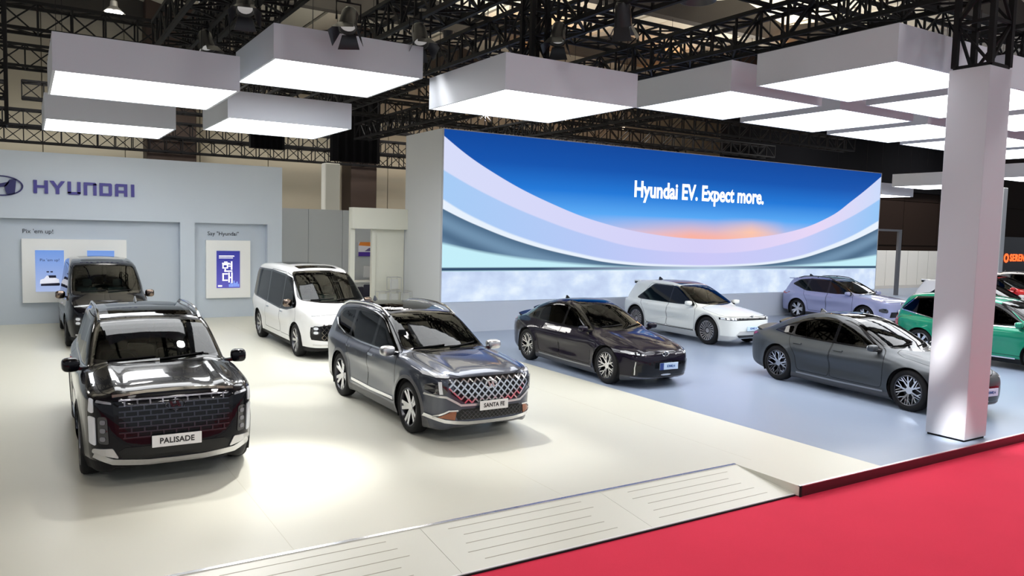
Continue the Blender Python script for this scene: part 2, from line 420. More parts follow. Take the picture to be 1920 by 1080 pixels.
def superell(cx, cy, cz, a, b, c, n=0.6, nu=20, nv=12, rot=0.0):
    V, F = [], []
    sg = lambda v, e: math.copysign(abs(v)**e, v)
    for i in range(nv+1):
        p = -math.pi/2+math.pi*i/nv
        for j in range(nu):
            t = 2*math.pi*j/nu
            x, y, z = a*sg(math.cos(p), n)*sg(math.cos(t), n), b*sg(math.cos(p), n)*sg(math.sin(t), n), c*sg(math.sin(p), n)
            V.append((cx+x*math.cos(rot)-y*math.sin(rot), cy+x*math.sin(rot)+y*math.cos(rot), cz+z))
    for i in range(nv):
        for j in range(nu): F.append((i*nu+j, i*nu+(j+1) % nu, (i+1)*nu+(j+1) % nu, (i+1)*nu+j))
    return V, F
def interior(car, S):
    I = M_int(); D = mat('dash_plastic', (0.012, 0.012, 0.013), 0.7, spec=0.2); seatm = S.get('seat_mat') or mat('charcoal_leather', (0.02, 0.02, 0.022), 0.6, spec=0.2)
    xb = S['dash']; zb = S['belt']; hw = S['plan_w']
    MB().rbox(xb-0.18, xb+0.22, -hw*0.78, hw*0.78, zb-0.32, zb+0.02, 0.06).build('dashboard', D, car, True)
    MB().box(-S['wb']/2-0.35, xb+0.1, -hw*0.76, hw*0.76, 0.28, 0.34).build('cabin_floor', I, car)
    rows = [(xb-0.95, (-0.38, 0.38), 0.50)]+[(x, (-0.40, 0.0, 0.40) if k == 0 else (-0.40, 0.40), 0.42) for k, x in enumerate(S.get('rear_rows', [xb-1.85]))]
    hz = S['cabz']
    for (sx, ys, w) in rows:
        for y in ys:
            m = MB(); m.rbox(sx-0.05, sx+0.50, y-w/2, y+w/2, zb-0.58, zb-0.40, 0.05)
            V = []
            b = MB(); b.rbox(-0.07, 0.07, -w/2, w/2, 0, hz-zb+0.12, 0.05)
            m.add([(sx-0.02+vx-0.22*vz, y+vy, zb-0.5+vz) for vx, vy, vz in b.V], b.F)
            top = hz-zb+0.12
            m.add(*superell(sx-0.06-0.22*top, y, zb-0.5+top+0.11, 0.06, 0.13, 0.10, 0.7, 14, 8))
            m.build('seat', seatm, car, True)
    c = Vector((xb-0.36, -0.38, zb-0.07)); ring = []
    for k in range(20):
        a = 2*math.pi*k/20; ring.append(c+Vector((-0.08*math.sin(a), 0.185*math.cos(a), 0.17*math.sin(a))))
    m = MB().tube(ring, 0.016, 6, True)
    m.bar(c+Vector((0, -0.17, 0)), c+Vector((0, 0.17, 0)), 0.03, 0.05); m.bar(c, c+Vector((0.3, 0, -0.1)), 0.05); m.build('steering_wheel', D, car, True)
def door_mirror(car, S, pm, cap=None):
    x, y, z = S['mirror']; a, b, c = S.get('mirror_size', (0.085, 0.115, 0.075))
    for s in (1, -1):
        V, F = superell(x, s*(y+b), z, a, b, c, 0.62, 18, 12, rot=-s*0.18)
        if s < 0: pass
        m = MB().add(V, F); o = m.build('door_mirror', cap or pm, car, True)
        st = MB().bar((x+0.02, s*(y-0.10), z-0.055), (x+0.01, s*(y+0.05), z-0.045), 0.07, 0.04); st.build('mirror_arm', M_black(), o)
        V, F = superell(x-a*0.92, s*(y+b), z, 0.012, b*0.8, c*0.75, 0.7, 14, 8, rot=-s*0.18); MB().add(V, F).build('mirror_glass', M_chrome(), o, True)
def emblem(car, f, cy, cz, w, axis_x=None, m=None):
    """oval ring with a slanted letter on the nose"""
    m = m or M_chrome(); h = w*0.52; H = ray_hit(f, [(3.2, cy, cz)], (-1, 0, 0), 3.2)[0]
    x = H[0]+0.012; mb = MB()
    ring = [(x, cy+w/2*math.cos(2*math.pi*k/28), cz+h/2*math.sin(2*math.pi*k/28)) for k in range(28)]; mb.tube(ring, w*0.045, 6, True)
    def P(u, v, t): return (x+t, cy-u*w/2, cz+v*h/2)      # u to the viewer's right
    mb.prism([(-0.62, -0.62), (-0.38, -0.80), (0.0, 0.72), (-0.26, 0.80)], P, -0.01, 0.008)
    mb.prism([(0.38, 0.80), (0.62, 0.62), (0.26, -0.80), (0.0, -0.72)], P, -0.01, 0.008)
    mb.prism([(-0.40, -0.10), (-0.30, 0.12), (0.40, 0.10), (0.30, -0.12)], P, -0.01, 0.008)
    return mb.build('emblem', m, car)
def plate(car, x, z, text, w=0.52, h=0.12, m=None, tm=None, ts=0.085, tilt=0.0, stripe=None):
    o = MB().rbox(x-0.012, x, -w/2, w/2, z-h/2, z+h/2, 0.004, 1).build('number_plate', m or M_plate(), car)
    if text:
        me = text_mesh('plate_lettering', text, ts, 0.002, spacing=1.05, bold=0.002)
        me.transform(Matrix(((0, 0, 1, x+0.002), (1, 0, 0, 0), (0, 1, 0, z), (0, 0, 0, 1)))); link('plate_lettering', me, tm or M_letter(), o)
    if stripe:
        MB().box(x-0.002, x+0.003, -w/2, -w/2+0.1, z-h/2, z+h/2).build('plate_stripe', stripe, o)
    return o
def put(car, name, f, poly, axis, m, off=0.006, depth=0.03, step=0.05, it=1, both=False, parent=None, smooth=True):
    """draped panel(s); both = also mirrored to the other side"""
    V, F = drape(f, poly, axis, off, depth, step, it); out = []
    out.append(link(name, mesh(name, V, F, False), m, parent or car))
    if both:
        V2, F2 = mirror(V, F); out.append(link(name, mesh(name, V2, F2, False), m, parent or car))
    return out
def put_many(car, name, f, polys, axis, m, off=0.008, depth=0.02, step=0.06, it=0, both=False, parent=None):
    """many small draped pieces joined as one part"""
    mb = MB()
    for p in polys:
        V, F = drape(f, p, axis, off, depth, step, it); mb.add([tuple(v) for v in V], F)
        if both: V2, F2 = mirror(V, F); mb.add([tuple(v) for v in V2], F2)
    return link(name, mesh(name, mb.V, mb.F), m, parent or car)
def rect(y0, y1, z0, z1): return [(y0, z0), (y1, z0), (y1, z1), (y0, z1)]
def components(F):
    """label of the connected piece of every face"""
    u, inv = np.unique(F, return_inverse=True); inv = inv.reshape(-1, 3); lab = np.arange(len(u))
    while True:
        m = lab[inv].min(1); new = lab.copy(); np.minimum.at(new, inv.reshape(-1), np.repeat(m, 3)); new = new[new]
        if (new == lab).all(): break
        lab = new
    return np.unique(lab[inv[:, 0]], return_inverse=True)[1].reshape(-1)
def build_car(S, name, pm, loc, rz, h=0.03, inside=True, trim=None):
    """S: shape spec. pm: paint"""
    f = car_field(S); b = np.array(S['body'])
    V, F = surface_net(f, (b[:, 0].min()-0.08, 0, 0.05), (b[:, 0].max()+0.08, S['plan_w']+0.10, S['H']+0.06), h)
    T = np.zeros(len(F), int); names = ['body']; info = {0: ('car_body', pm, False)}
    def new(nm, m, side):
        info[len(names)] = (nm, m, side); names.append(nm); return len(names)-1
    def gw(V): return np.minimum(np.hypot(V[:, 0]-S['wb']/2, V[:, 2]-S['r']), np.hypot(V[:, 0]+S['wb']/2, V[:, 2]-S['r']))-S['arch']
    V, F, T, g = cut(V, F, T, gw(V)); hole = (g[F].mean(1) < 0) & (V[F][:, :, 1].mean(1) > 0.55*S['plan_w']); F = F[~hole]; T = T[~hole]
    for c in S['cuts']:
        g = c['g'](V); off = c.get('offset', 0.0)
        def apply(level, tid, cond=None):
            nonlocal V, F, T, g
            V, F, T, gg = cut(V, F, T, g-level)
            g = np.concatenate([g, np.full(len(V)-len(g), level)]) if len(V) > len(g) else g
            cen = (g-level)[F].mean(1) < 0
            if c.get('only') is not None: cen &= np.isin(T, [i for i, n in enumerate(names) if n in c['only']])
            T[cen] = tid
        if 'trim' in c: apply(c['trim'][0], new(c['trim'][1], c['trim'][2], c.get('side', False)))
        if 'line' in c: apply(c['line'], new('shut_line', mat('panel_gap', (0.004, 0.004, 0.004), 0.8), c.get('side', False)))
        apply(-c['line'] if 'line' in c else 0.0, new(c['name'], c.get('mat') or pm, c.get('side', False)))
    for t in [k for k, q in info.items() if q[0] in ('door', 'shut_line')]:
        comps = components(F[T == t]); ids = np.nonzero(T == t)[0]
        cnt = np.bincount(comps); big = np.argmax(cnt)
        for c_ in range(len(cnt)):
            if c_ == big: continue
            sel = ids[comps == c_]
            if info[t][0] == 'door' or cnt[c_] < 12: T[sel] = 0
            else: T[sel] = new('shut_line', info[t][1], info[t][2])
    N = grad(f, V); l = np.maximum((N*N).sum(1), 0.2)[:, None]; st = f(*V.T)[:, None]*N/l
    V = V-np.clip(st, -0.01, 0.01); mid = np.abs(V[:, 1]) < 1e-6; V[mid, 1] = 0
    N = grad(f, V); N[mid, 1] = 0; N /= np.maximum(np.linalg.norm(N, axis=1, keepdims=True), 1e-6)
    car = empty(name, loc, rz); car.scale = (1, S.get('wide', 1.0), 1); objs = {}
    def make(nm, m, VV, FF, NN, parent=car): return link(nm, mesh(nm, VV, FF, normals=NN), m, parent)
    Vm = V*np.array([1, -1, 1]); Nm = N*np.array([1, -1, 1])
    for t, (nm, m, side) in info.items():
        Ft = F[T == t]
        if not len(Ft): continue
        u, inv = np.unique(Ft, return_inverse=True); inv = inv.reshape(-1, 3)
        VV, NN, VM, NM = V[u], N[u], Vm[u], Nm[u]
        if nm == 'shut_line': VV = VV-NN*0.006; VM = VM-NM*0.006
        if side:
            objs.setdefault(nm, []).append(make(nm, m, VV, inv, NN)); objs[nm].append(make(nm, m, VM, inv[:, ::-1], NM))
        else:
            k = len(u); mi = np.where(mid[u], np.arange(k), np.arange(k)+k)
            VV2 = np.vstack([VV, VM]); FF2 = np.vstack([inv, mi[inv][:, ::-1]]); objs.setdefault(nm, []).append(make(nm, m, VV2, FF2, np.vstack([NN, NM])))
    if inside:
        op = [t for t, (nm, m, side) in info.items() if nm in ('car_body', 'door', 'roof_panel', 'tailgate', 'pillar_trim', 'window_surround', 'windshield_surround', 'bonnet')]
        Fl = F[np.isin(T, op)]; Fl = Fl[V[Fl][:, :, 2].mean(1) > S['belt']-0.35]
        u, inv = np.unique(Fl, return_inverse=True); inv = inv.reshape(-1, 3); k = len(u); VL = V[u]-N[u]*0.022; VLm = VL*np.array([1, -1, 1])
        make('cabin_lining', M_int(), np.vstack([VL, VLm]), np.vstack([inv[:, ::-1], inv+k]), np.vstack([-N[u], -N[u]*np.array([1, -1, 1])]))
        interior(car, S)
    for sx in (1, -1):
        for sy in (1, -1):
            n = 26; A = np.linspace(-0.5, math.pi+0.5, n); yo, yi = S['plan_w']-0.035, S['plan_w']*0.5; R = S['arch']+0.002; VV = []
            for y in (yo, yi): VV += [(sx*S['wb']/2+R*math.cos(a), sy*y, S['r']+R*math.sin(a)) for a in A]
            FF = [(k, k+1, n+k+1, n+k) for k in range(n-1)]+[tuple(range(n, 2*n))]
            link('wheel_well', mesh('wheel_well', VV, FF), mat('wheel_well_black', (0.006, 0.006, 0.006), 0.9), car)
    add_wheels(car, S)
    door_mirror(car, S, pm, S.get('mirror_mat'))
    if 'details' in S: S['details'](car, f, S, pm, objs)
    return car
def repaint(car, a, b):
    """a copy of a car in another paint"""
    c = copy_tree(car)
    def go(o):
        if o.type == 'MESH' and o.data.materials and o.data.materials[0] == a:
            o.data = o.data.copy(); o.data.materials[0] = b
        for ch in o.children: go(ch)
    go(c); return c
def handles(car, objs, f, xs, z, m, w=0.20, h=0.03):
    for i, x in enumerate(xs):
        V, F = drape(f, [(x-w/2, z+0.01), (x-w/2, z-h/2), (x+w/2, z-h/2), (x+w/2, z+h/2), (x-w/2, z+h/2)], 'y', 0.022, 0.03, 0.06, 0)
        d = objs.get('door', []); V2, F2 = mirror(V, F)
        for k, (a, b) in enumerate(((V, F), (V2, F2))):
            link('door_handle', mesh('door_handle', a, b), m, d[2*i+k] if len(d) > 2*i+k else car)
# ------------------------------------------------------------------ car shapes (metres; x forward from mid wheelbase, z up)
G_side = glass('tinted_side_glass', (0.04, 0.045, 0.05), 1.36, 0.0)
G_dark = glass('dark_privacy_glass', (0.012, 0.012, 0.015), 1.36, 0.0)
G_front = glass('green_tinted_windscreen', (0.20, 0.26, 0.24), 1.36, 0.0)
G_roof = glass('black_roof_glass', (0.01, 0.01, 0.011), 1.42, 0.01)
def win(poly, m=None, it=0.06, tr=0.022): return dict(name='side_window', g=fsd(poly, 'xz', it), side=True, mat=m or G_side)
def dlo(poly, it=0.08): return dict(name='window_surround', g=fsd(poly, 'xz', it), side=True, mat=M_black())
def wscreen(yb, z1, yt, z2, x0, m=None, bow=0.04, tr=0.035):
    P = [(-yb, z1+bow), (-yb*0.5, z1+0.01), (0, z1), (yb*0.5, z1+0.01), (yb, z1+bow), (yt, z2-0.03), (yt*0.5, z2-0.004), (0, z2), (-yt*0.5, z2-0.004), (-yt, z2-0.03)]
    return dict(name='windscreen', g=fsd(P, 'yz', 0.06, lambda V: x0-V[:, 0]), mat=m or G_front, trim=(tr, 'windshield_surround', M_black()))
def rscreen(yb, z1, yt, z2, x0, m=None):
    P = [(-yb, z1), (yb, z1), (yt, z2), (-yt, z2)]
    return dict(name='rear_window', g=fsd(P, 'yz', 0.08, lambda V: V[:, 0]-x0), mat=m or G_dark, trim=(0.02, 'windshield_surround', M_black()))
def door(poly, it=0.08): return dict(name='door', g=fsd(poly, 'xz', it), side=True, line=0.005)
def bonnet(poly, z0): return dict(name='bonnet', g=fsd(poly, 'xy', 1, lambda V: z0-V[:, 2]), line=0.005)
def roofglass(x0, x1, w, z0, m=None, name='sunroof'): return dict(name=name, g=fsd([(x0, -w), (x1, -w), (x1, w), (x0, w)], 'xy', 0.08, lambda V: z0-V[:, 2]), mat=m or G_roof)
def cladding(z1, x0, x1, m):     # lower body strip
    return dict(name='lower_cladding', g=lambda V: np.maximum(V[:, 2]-z1, np.maximum(V[:, 0]-x1, x0-V[:, 0])), mat=m)
def archtrim(S, wdt, m):
    def mk(sx):
        def g(V): return np.maximum(np.hypot(V[:, 0]-sx*S['wb']/2, V[:, 2]-S['r'])-S['arch']-wdt, 0.5*S['plan_w']-V[:, 1])
        return dict(name='arch_moulding', g=g, side=True, mat=m)
    return [mk(1), mk(-1)]
def roof_rails(car, f, x0, x1, y0, y1, m, zup=0.045, r=0.016):
    for s in (1, -1):
        n = 14; P = []
        for k in range(n):
            t = k/(n-1); x = x0+(x1-x0)*t; y = y0+(y1-y0)*t
            P.append((x, s*y, 3.2))
        H = ray_hit(f, P, (0, 0, -1), 3.2); H[:, 2] += zup*np.clip(np.sin(np.linspace(0, math.pi, n))*2.2, 0.02, 1)
        mb = MB().tube([tuple(p) for p in H], r, 8); 
        for k in (1, n//2, n-2): mb.bar(tuple(H[k]), (H[k][0], H[k][1], H[k][2]-zup-0.01), 0.03, 0.02)
        mb.build('roof_rail', m, car, True)
def fin(car, f, x, m):
    H = ray_hit(f, [(x, 0, 3.2)], (0, 0, -1), 3.2)[0]; z = H[2]-0.01
    mb = MB(); mb.add([(x+0.10, -0.015, z), (x+0.10, 0.015, z), (x-0.09, 0.03, z), (x-0.09, -0.03, z), (x-0.05, 0.005, z+0.085), (x-0.05, -0.005, z+0.085), (x-0.09, 0.006, z+0.08), (x-0.09, -0.006, z+0.08)],
        [(3, 2, 1, 0), (0, 1, 4, 5), (1, 2, 6, 4), (2, 3, 7, 6), (3, 0, 5, 7), (5, 4, 6, 7)]); mb.build('roof_antenna', m, car)
def wiper(car, f, S, z, y0, y1):
    for a, b in ((y0, y1), (y0+0.62, y1+0.62)):
        P = [(3.2, a+(b-a)*t, z+0.03*t) for t in np.linspace(0, 1, 6)]; H = ray_hit(f, P, (-1, 0, 0), 3.2); H[:, 0] += 0.015; H[:, 2] += 0.005
        if np.isfinite(H).all(): MB().tube([tuple(p) for p in H], 0.009, 5).build('windscreen_wiper', M_matblack(), car)
def lattice(poly, dy, dz, w):
    """diagonal net inside poly: list of strip outlines (y,z)"""
    P = np.asarray(poly); y0, z0 = P.min(0); y1, z1 = P.max(0); out = []
    ny = int((y1-y0)/dy)+3; nz = int((z1-z0)/dz)+3; cy = (y0+y1)/2
    for j in range(-1, nz):
        for i in range(-ny, ny):
            yy = cy+(i+(0.5 if j % 2 else 0))*dy; zz = z0+j*dz
            for s in (-0.5, 0.5):
                a, b = (yy, zz), (yy+s*dy, zz+dz); m = ((a[0]+b[0])/2, (a[1]+b[1])/2)
                if poly_sd(P, np.array([m[0]]), np.array([m[1]]))[0] < -w*0.4: out.append(strip([a, b], w))
    return out
SPECS = {}
# ---------------------------------------------------------------- large SUV with wide grille
def _palisade():
    S = dict(name='suv_large', wide=0.935, wb=2.90, r=0.385, arch=0.435, plan_w=0.9875, H=1.74, belt=1.10, cabz=1.50, tumble=0.30, kb=0.075, kc=0.10, kj=0.05, flare=0.025, crown=0.06, hcrown=0.07,
        wsweep=0.15, rsweep=0.12, hoodrib=0.03, dash=0.62, rear_rows=[-1.0, -1.75], wheel='multi', cabmid=-0.7, concave=(0.62, 0.14, 0.02),
        body=[(2.18, 0.21), (2.33, 0.27), (2.395, 0.40), (2.385, 0.55), (2.345, 0.80), (2.29, 1.0), (2.18, 1.08), (1.9, 1.12), (1.4, 1.16), (1.0, 1.19), (0.6, 1.13), (-1.0, 1.10), (-2.3, 1.14), (-2.54, 1.12), (-2.61, 0.95), (-2.615, 0.6), (-2.56, 0.36), (-2.35, 0.25), (-1.0, 0.23), (1.0, 0.22)],
        cabin=[(1.22, 1.02), (1.05, 1.16), (0.62, 1.40), (0.22, 1.60), (-0.1, 1.665), (-0.7, 1.70), (-1.5, 1.69), (-2.1, 1.65), (-2.36, 1.59), (-2.47, 1.40), (-2.57, 1.14), (-2.5, 0.95), (-1.0, 0.85), (0.8, 0.85)],
        plan=[(2.385, 0.0), (2.38, 0.40), (2.33, 0.68), (2.22, 0.85), (2.0, 0.945), (1.5, 0.985), (0.5, 0.99), (-1.2, 0.99), (-2.0, 0.97), (-2.4, 0.90), (-2.56, 0.78), (-2.61, 0.4), (-2.615, 0.0)],
        inset=[(0.1, 0.10), (0.25, 0.055), (0.36, 0.02), (0.6, 0.006), (0.85, 0.0), (1.0, 0.01), (1.10, 0.05), (1.2, 0.09)],
        cabw=[(1.2, 0.80), (0.9, 0.865), (0.3, 0.89), (-1.0, 0.89), (-2.0, 0.87), (-2.6, 0.80)], mirror=(0.86, 0.93, 1.17), mirror_size=(0.085, 0.105, 0.085))
    S['cuts'] = [door([(0.98, 0.40), (0.98, 1.0), (0.95, 1.12), (0.22, 1.60), (-0.18, 1.62), (-0.20, 0.40)]), door([(-0.22, 0.40), (-0.20, 1.62), (-1.20, 1.62), (-1.26, 1.1), (-0.98, 0.72), (-0.92, 0.40)]),
        bonnet([(2.30, 0), (2.28, 0.45), (2.2, 0.74), (1.9, 0.80), (1.08, 0.80), (1.02, 0.5), (1.05, 0), (1.02, -0.5), (1.08, -0.80), (1.9, -0.80), (2.2, -0.74), (2.28, -0.45)], 0.98),
        dlo([(0.92, 1.12), (0.28, 1.575), (0.0, 1.61), (-1.3, 1.61), (-2.0, 1.565), (-2.24, 1.34), (-1.9, 1.12), (-1.3, 1.095), (0.3, 1.095)]), win([(0.84, 1.15), (0.30, 1.52), (-0.10, 1.57), (-0.12, 1.12)], it=1), win([(-0.22, 1.12), (-0.21, 1.57), (-1.15, 1.57), (-1.18, 1.12)], G_dark), win([(-1.28, 1.13), (-1.27, 1.56), (-1.95, 1.53), (-2.15, 1.33), (-1.85, 1.16)], G_dark),
        wscreen(0.80, 1.175, 0.66, 1.60, 0.05), rscreen(0.70, 1.18, 0.62, 1.50, -2.2), roofglass(-0.75, -0.05, 0.52, 1.55), roofglass(-1.75, -0.90, 0.50, 1.55),
        *archtrim(S, 0.045, M_matblack()), cladding(0.33, -3, 3, M_matblack())]
    def det(car, f, S, pm, objs):
        dc = mat('dark_chrome', (0.075, 0.075, 0.085), 0.22, 1.0); sil = M_satin()
        gp = [(-0.56, 0.56), (0.56, 0.56), (0.64, 0.66), (0.66, 0.95), (0.58, 1.02), (-0.58, 1.02), (-0.66, 0.95), (-0.64, 0.66)]
        g = put(car, 'grille', f, gp, 'x', M_black(), 0.004, 0.03, 0.08, 0)[0]
        bars = []
        for k in range(8):
            z = 0.585+k*0.056; yy = 0.60 if k > 0 else 0.56; bars.append(strip([(-yy, z), (0, z), (yy, z)], 0.016))
        for j in range(-4, 5):
            for k in range(7):
                z = 0.585+k*0.056; y = j*0.135+(0.0675 if k % 2 else 0)
                if abs(y) < 0.6: bars.append(strip([(y, z), (y, z+0.056)], 0.018))
        put_many(car, 'grille_bars', f, bars, 'x', dc, 0.02, 0.025, 0.12, 0, parent=g)
        put(car, 'grille_frame', f, strip([(-0.66, 1.02), (-0.3, 1.04), (0, 1.045), (0.3, 1.04), (0.66, 1.02)], 0.022), 'x', M_chrome(), 0.018, 0.03, 0.08, 0)
        put(car, 'headlight', f, [(0.70, 0.52), (0.80, 0.53), (0.81, 0.82), (0.72, 0.82)], 'x', M_smoke(), 0.008, 0.03, 0.05, 0.03, both=True)
        put(car, 'daytime_running_light', f, [(0.825, 0.50), (0.885, 0.52), (0.895, 0.82), (0.835, 0.81)], 'x', M_lamp(), 0.012, 0.03, 0.05, 0.02, both=True)
        put(car, 'upper_running_light', f, [(0.85, 0.85), (0.895, 0.86), (0.885, 1.0), (0.85, 1.0)], 'x', M_lamp(), 0.012, 0.03, 0.04, 0.02, both=True)
        put(car, 'upper_lamp', f, [(0.67, 0.945), (0.83, 0.965), (0.82, 0.99), (0.68, 0.97)], 'x', mat('grey_lamp_lens', (0.25, 0.26, 0.28), 0.1, coat=1.0), 0.008, 0.03, 0.05, 0.01, both=True)
        for z in (0.58, 0.67, 0.76): put(car, 'lamp_projector', f, rect(0.735, 0.785, z-0.025, z+0.025), 'x', mat('dim_projector', (0.16, 0.16, 0.18), 0.1, coat=1.0), 0.014, 0.02, 0.05, 0.02, both=True)
        put(car, 'bumper_skid', f, strip([(-0.84, 0.40), (-0.66, 0.335), (-0.3, 0.305), (0, 0.30), (0.3, 0.305), (0.66, 0.335), (0.84, 0.40)], 0.06), 'x', sil, 0.018, 0.04, 0.05, 0)
        put(car, 'bumper_corner', f, [(0.60, 0.37), (0.86, 0.42), (0.85, 0.47), (0.66, 0.48)], 'x', sil, 0.016, 0.03, 0.05, 0.02, both=True)
        put(car, 'lower_intake', f, [(-0.56, 0.345), (0.56, 0.345), (0.61, 0.44), (0.54, 0.48), (-0.54, 0.48), (-0.61, 0.44)], 'x', M_black(), 0.010, 0.03, 0.08, 0)
        emblem(car, f, 0, 0.90, 0.22, m=dc); plate(car, 2.44, 0.535, 'PALISADE', 0.54, 0.13)
        handles(car, objs, f, (0.02, -1.0), 0.98, M_chrome())
        roof_rails(car, f, -2.0, 0.05, 0.66, 0.66, M_chrome(), 0.05, 0.02); fin(car, f, -1.95, pm); wiper(car, f, S, 1.20, -0.62, -0.05)
        put(car, 'sill_strip', f, strip([(0.92, 0.34), (0, 0.34), (-0.92, 0.34)], 0.03), 'y', M_chrome(), 0.012, 0.03, 0.1, 0, both=True)
        put(car, 'beltline_strip', f, strip([(0.86, 1.125), (0.3, 1.10), (-0.6, 1.10), (-1.5, 1.11), (-1.95, 1.15)], 0.018), 'y', M_chrome(), 0.008, 0.02, 0.08, 0, both=True)
    S['details'] = det; return S
# ---------------------------------------------------------------- mid SUV with chrome net grille
def _santafe():
    S = dict(name='suv_mid', wide=0.9, wb=2.765, r=0.37, arch=0.415, plan_w=0.95, H=1.70, belt=1.04, cabz=1.44, tumble=0.33, kb=0.07, kc=0.10, kj=0.05, flare=0.03, crown=0.06, hcrown=0.07,
        wsweep=0.16, rsweep=0.12, hoodrib=0.02, dash=0.60, rear_rows=[-0.95], wheel='twin5', cabmid=-0.7, concave=(0.60, 0.14, 0.028),
        body=[(2.12, 0.20), (2.26, 0.26), (2.325, 0.38), (2.325, 0.52), (2.29, 0.73), (2.235, 0.89), (2.12, 0.975), (1.85, 1.03), (1.4, 1.085), (1.0, 1.12), (0.6, 1.06), (-0.8, 1.03), (-2.1, 1.08), (-2.38, 1.06), (-2.46, 0.92), (-2.465, 0.6), (-2.42, 0.36), (-2.22, 0.25), (-1.0, 0.22), (1.0, 0.21)],
        cabin=[(1.22, 0.96), (1.05, 1.10), (0.62, 1.335), (0.24, 1.53), (-0.05, 1.605), (-0.6, 1.65), (-1.3, 1.64), (-1.9, 1.59), (-2.18, 1.52), (-2.32, 1.30), (-2.43, 1.08), (-2.4, 0.9), (-1.0, 0.8), (0.8, 0.8)],
        plan=[(2.32, 0.0), (2.31, 0.38), (2.25, 0.66), (2.13, 0.82), (1.9, 0.91), (1.4, 0.945), (0.5, 0.95), (-1.2, 0.95), (-1.9, 0.93), (-2.25, 0.86), (-2.40, 0.74), (-2.455, 0.4), (-2.465, 0.0)],
        inset=[(0.1, 0.10), (0.22, 0.06), (0.34, 0.025), (0.55, 0.012), (0.80, 0.0), (0.93, 0.01), (1.03, 0.05), (1.15, 0.09)],
        cabw=[(1.2, 0.77), (0.9, 0.83), (0.3, 0.855), (-1.0, 0.855), (-1.9, 0.835), (-2.45, 0.76)], mirror=(0.80, 0.885, 1.10), mirror_size=(0.085, 0.125, 0.075), mirror_mat=M_satin())
    tr = mat('grey_arch_plastic', (0.10, 0.10, 0.105), 0.45)
    S['cuts'] = [door([(0.92, 0.36), (0.94, 0.94), (0.90, 1.06), (0.25, 1.52), (-0.12, 1.56), (-0.14, 0.36)]), door([(-0.16, 0.36), (-0.14, 1.56), (-1.12, 1.56), (-1.20, 1.05), (-0.92, 0.70), (-0.88, 0.36)]),
        bonnet([(2.24, 0), (2.22, 0.42), (2.12, 0.70), (1.85, 0.76), (1.06, 0.77), (1.0, 0.45), (1.03, 0), (1.0, -0.45), (1.06, -0.77), (1.85, -0.76), (2.12, -0.70), (2.22, -0.42)], 0.90),
        dlo([(0.88, 1.065), (0.28, 1.49), (0.0, 1.545), (-1.2, 1.55), (-1.76, 1.49), (-2.05, 1.29), (-1.8, 1.12), (-1.2, 1.05), (0.3, 1.03)]), win([(0.80, 1.09), (0.28, 1.45), (-0.06, 1.51), (-0.07, 1.06)]), win([(-0.16, 1.06), (-0.15, 1.51), (-1.05, 1.51), (-1.10, 1.08)], G_dark), win([(-1.19, 1.09), (-1.17, 1.50), (-1.70, 1.45), (-1.95, 1.28), (-1.75, 1.15)], G_dark),
        wscreen(0.76, 1.105, 0.63, 1.55, 0.05), rscreen(0.66, 1.12, 0.58, 1.42, -2.1), roofglass(-1.55, -0.08, 0.56, 1.50),
        *archtrim(S, 0.05, tr), cladding(0.31, -3, 1.9, tr)]
    def det(car, f, S, pm, objs):
        ch = M_chrome(); sil = M_satin()
        gp = [(-0.46, 0.57), (0.46, 0.57), (0.66, 0.70), (0.70, 0.84), (0.62, 0.90), (-0.62, 0.90), (-0.70, 0.84), (-0.66, 0.70)]
        g = put(car, 'grille', f, gp, 'x', M_black(), 0.004, 0.03, 0.08, 0)[0]
        put_many(car, 'grille_net', f, lattice(gp, 0.115, 0.052, 0.021), 'x', ch, 0.012, 0.016, 0.1, 0, parent=g)
        put(car, 'grille_frame', f, strip([(-0.90, 0.665), (-0.72, 0.655), (-0.52, 0.545), (0, 0.535), (0.52, 0.545), (0.72, 0.655), (0.90, 0.665)], 0.03), 'x', sil, 0.018, 0.03, 0.06, 0)
        put(car, 'headlight', f, [(0.70, 0.69), (0.90, 0.68), (0.90, 0.83), (0.73, 0.83)], 'x', M_smoke(), 0.012, 0.03, 0.05, 1, both=True)
        put(car, 'daytime_running_light', f, strip([(0.775, 0.69), (0.785, 0.77), (0.79, 0.855)], 0.035), 'x', M_lamp(), 0.02, 0.03, 0.05, 0, both=True)
        put(car, 'upper_lamp', f, [(0.60, 0.905), (0.90, 0.905), (0.905, 0.955), (0.84, 0.95)], 'x', M_lamp(), 0.012, 0.03, 0.04, 1, both=True)
        put(car, 'lower_intake', f, [(-0.56, 0.345), (0.56, 0.345), (0.60, 0.42), (0.50, 0.49), (-0.50, 0.49), (-0.60, 0.42)], 'x', M_black(), 0.008, 0.03, 0.08, 0)
        put_many(car, 'intake_net', f, lattice([(-0.54, 0.35), (0.54, 0.35), (0.5, 0.48), (-0.5, 0.48)], 0.07, 0.03, 0.008), 'x', mat('grey_net', (0.05, 0.05, 0.055), 0.4), 0.014, 0.012, 0.2, 0)
        put(car, 'bumper_skid', f, strip([(-0.90, 0.375), (-0.72, 0.325), (-0.4, 0.30), (0, 0.295), (0.4, 0.30), (0.72, 0.325), (0.90, 0.375)], 0.045), 'x', ch, 0.02, 0.04, 0.06, 0)
        put(car, 'corner_vent', f, [(0.60, 0.345), (0.80, 0.37), (0.64, 0.47), (0.58, 0.47)], 'x', mat('bronze_reflector', (0.30, 0.13, 0.08), 0.25, 0.8), 0.014, 0.03, 0.05, 0, both=True)
        put(car, 'vent_strip', f, strip([(0.56, 0.475), (0.68, 0.47), (0.84, 0.37)], 0.02), 'x', ch, 0.02, 0.02, 0.05, 0, both=True)
        emblem(car, f, 0, 0.80, 0.2, m=M_satin()); plate(car, 2.375, 0.53, 'SANTA FE', 0.50, 0.13, ts=0.08)
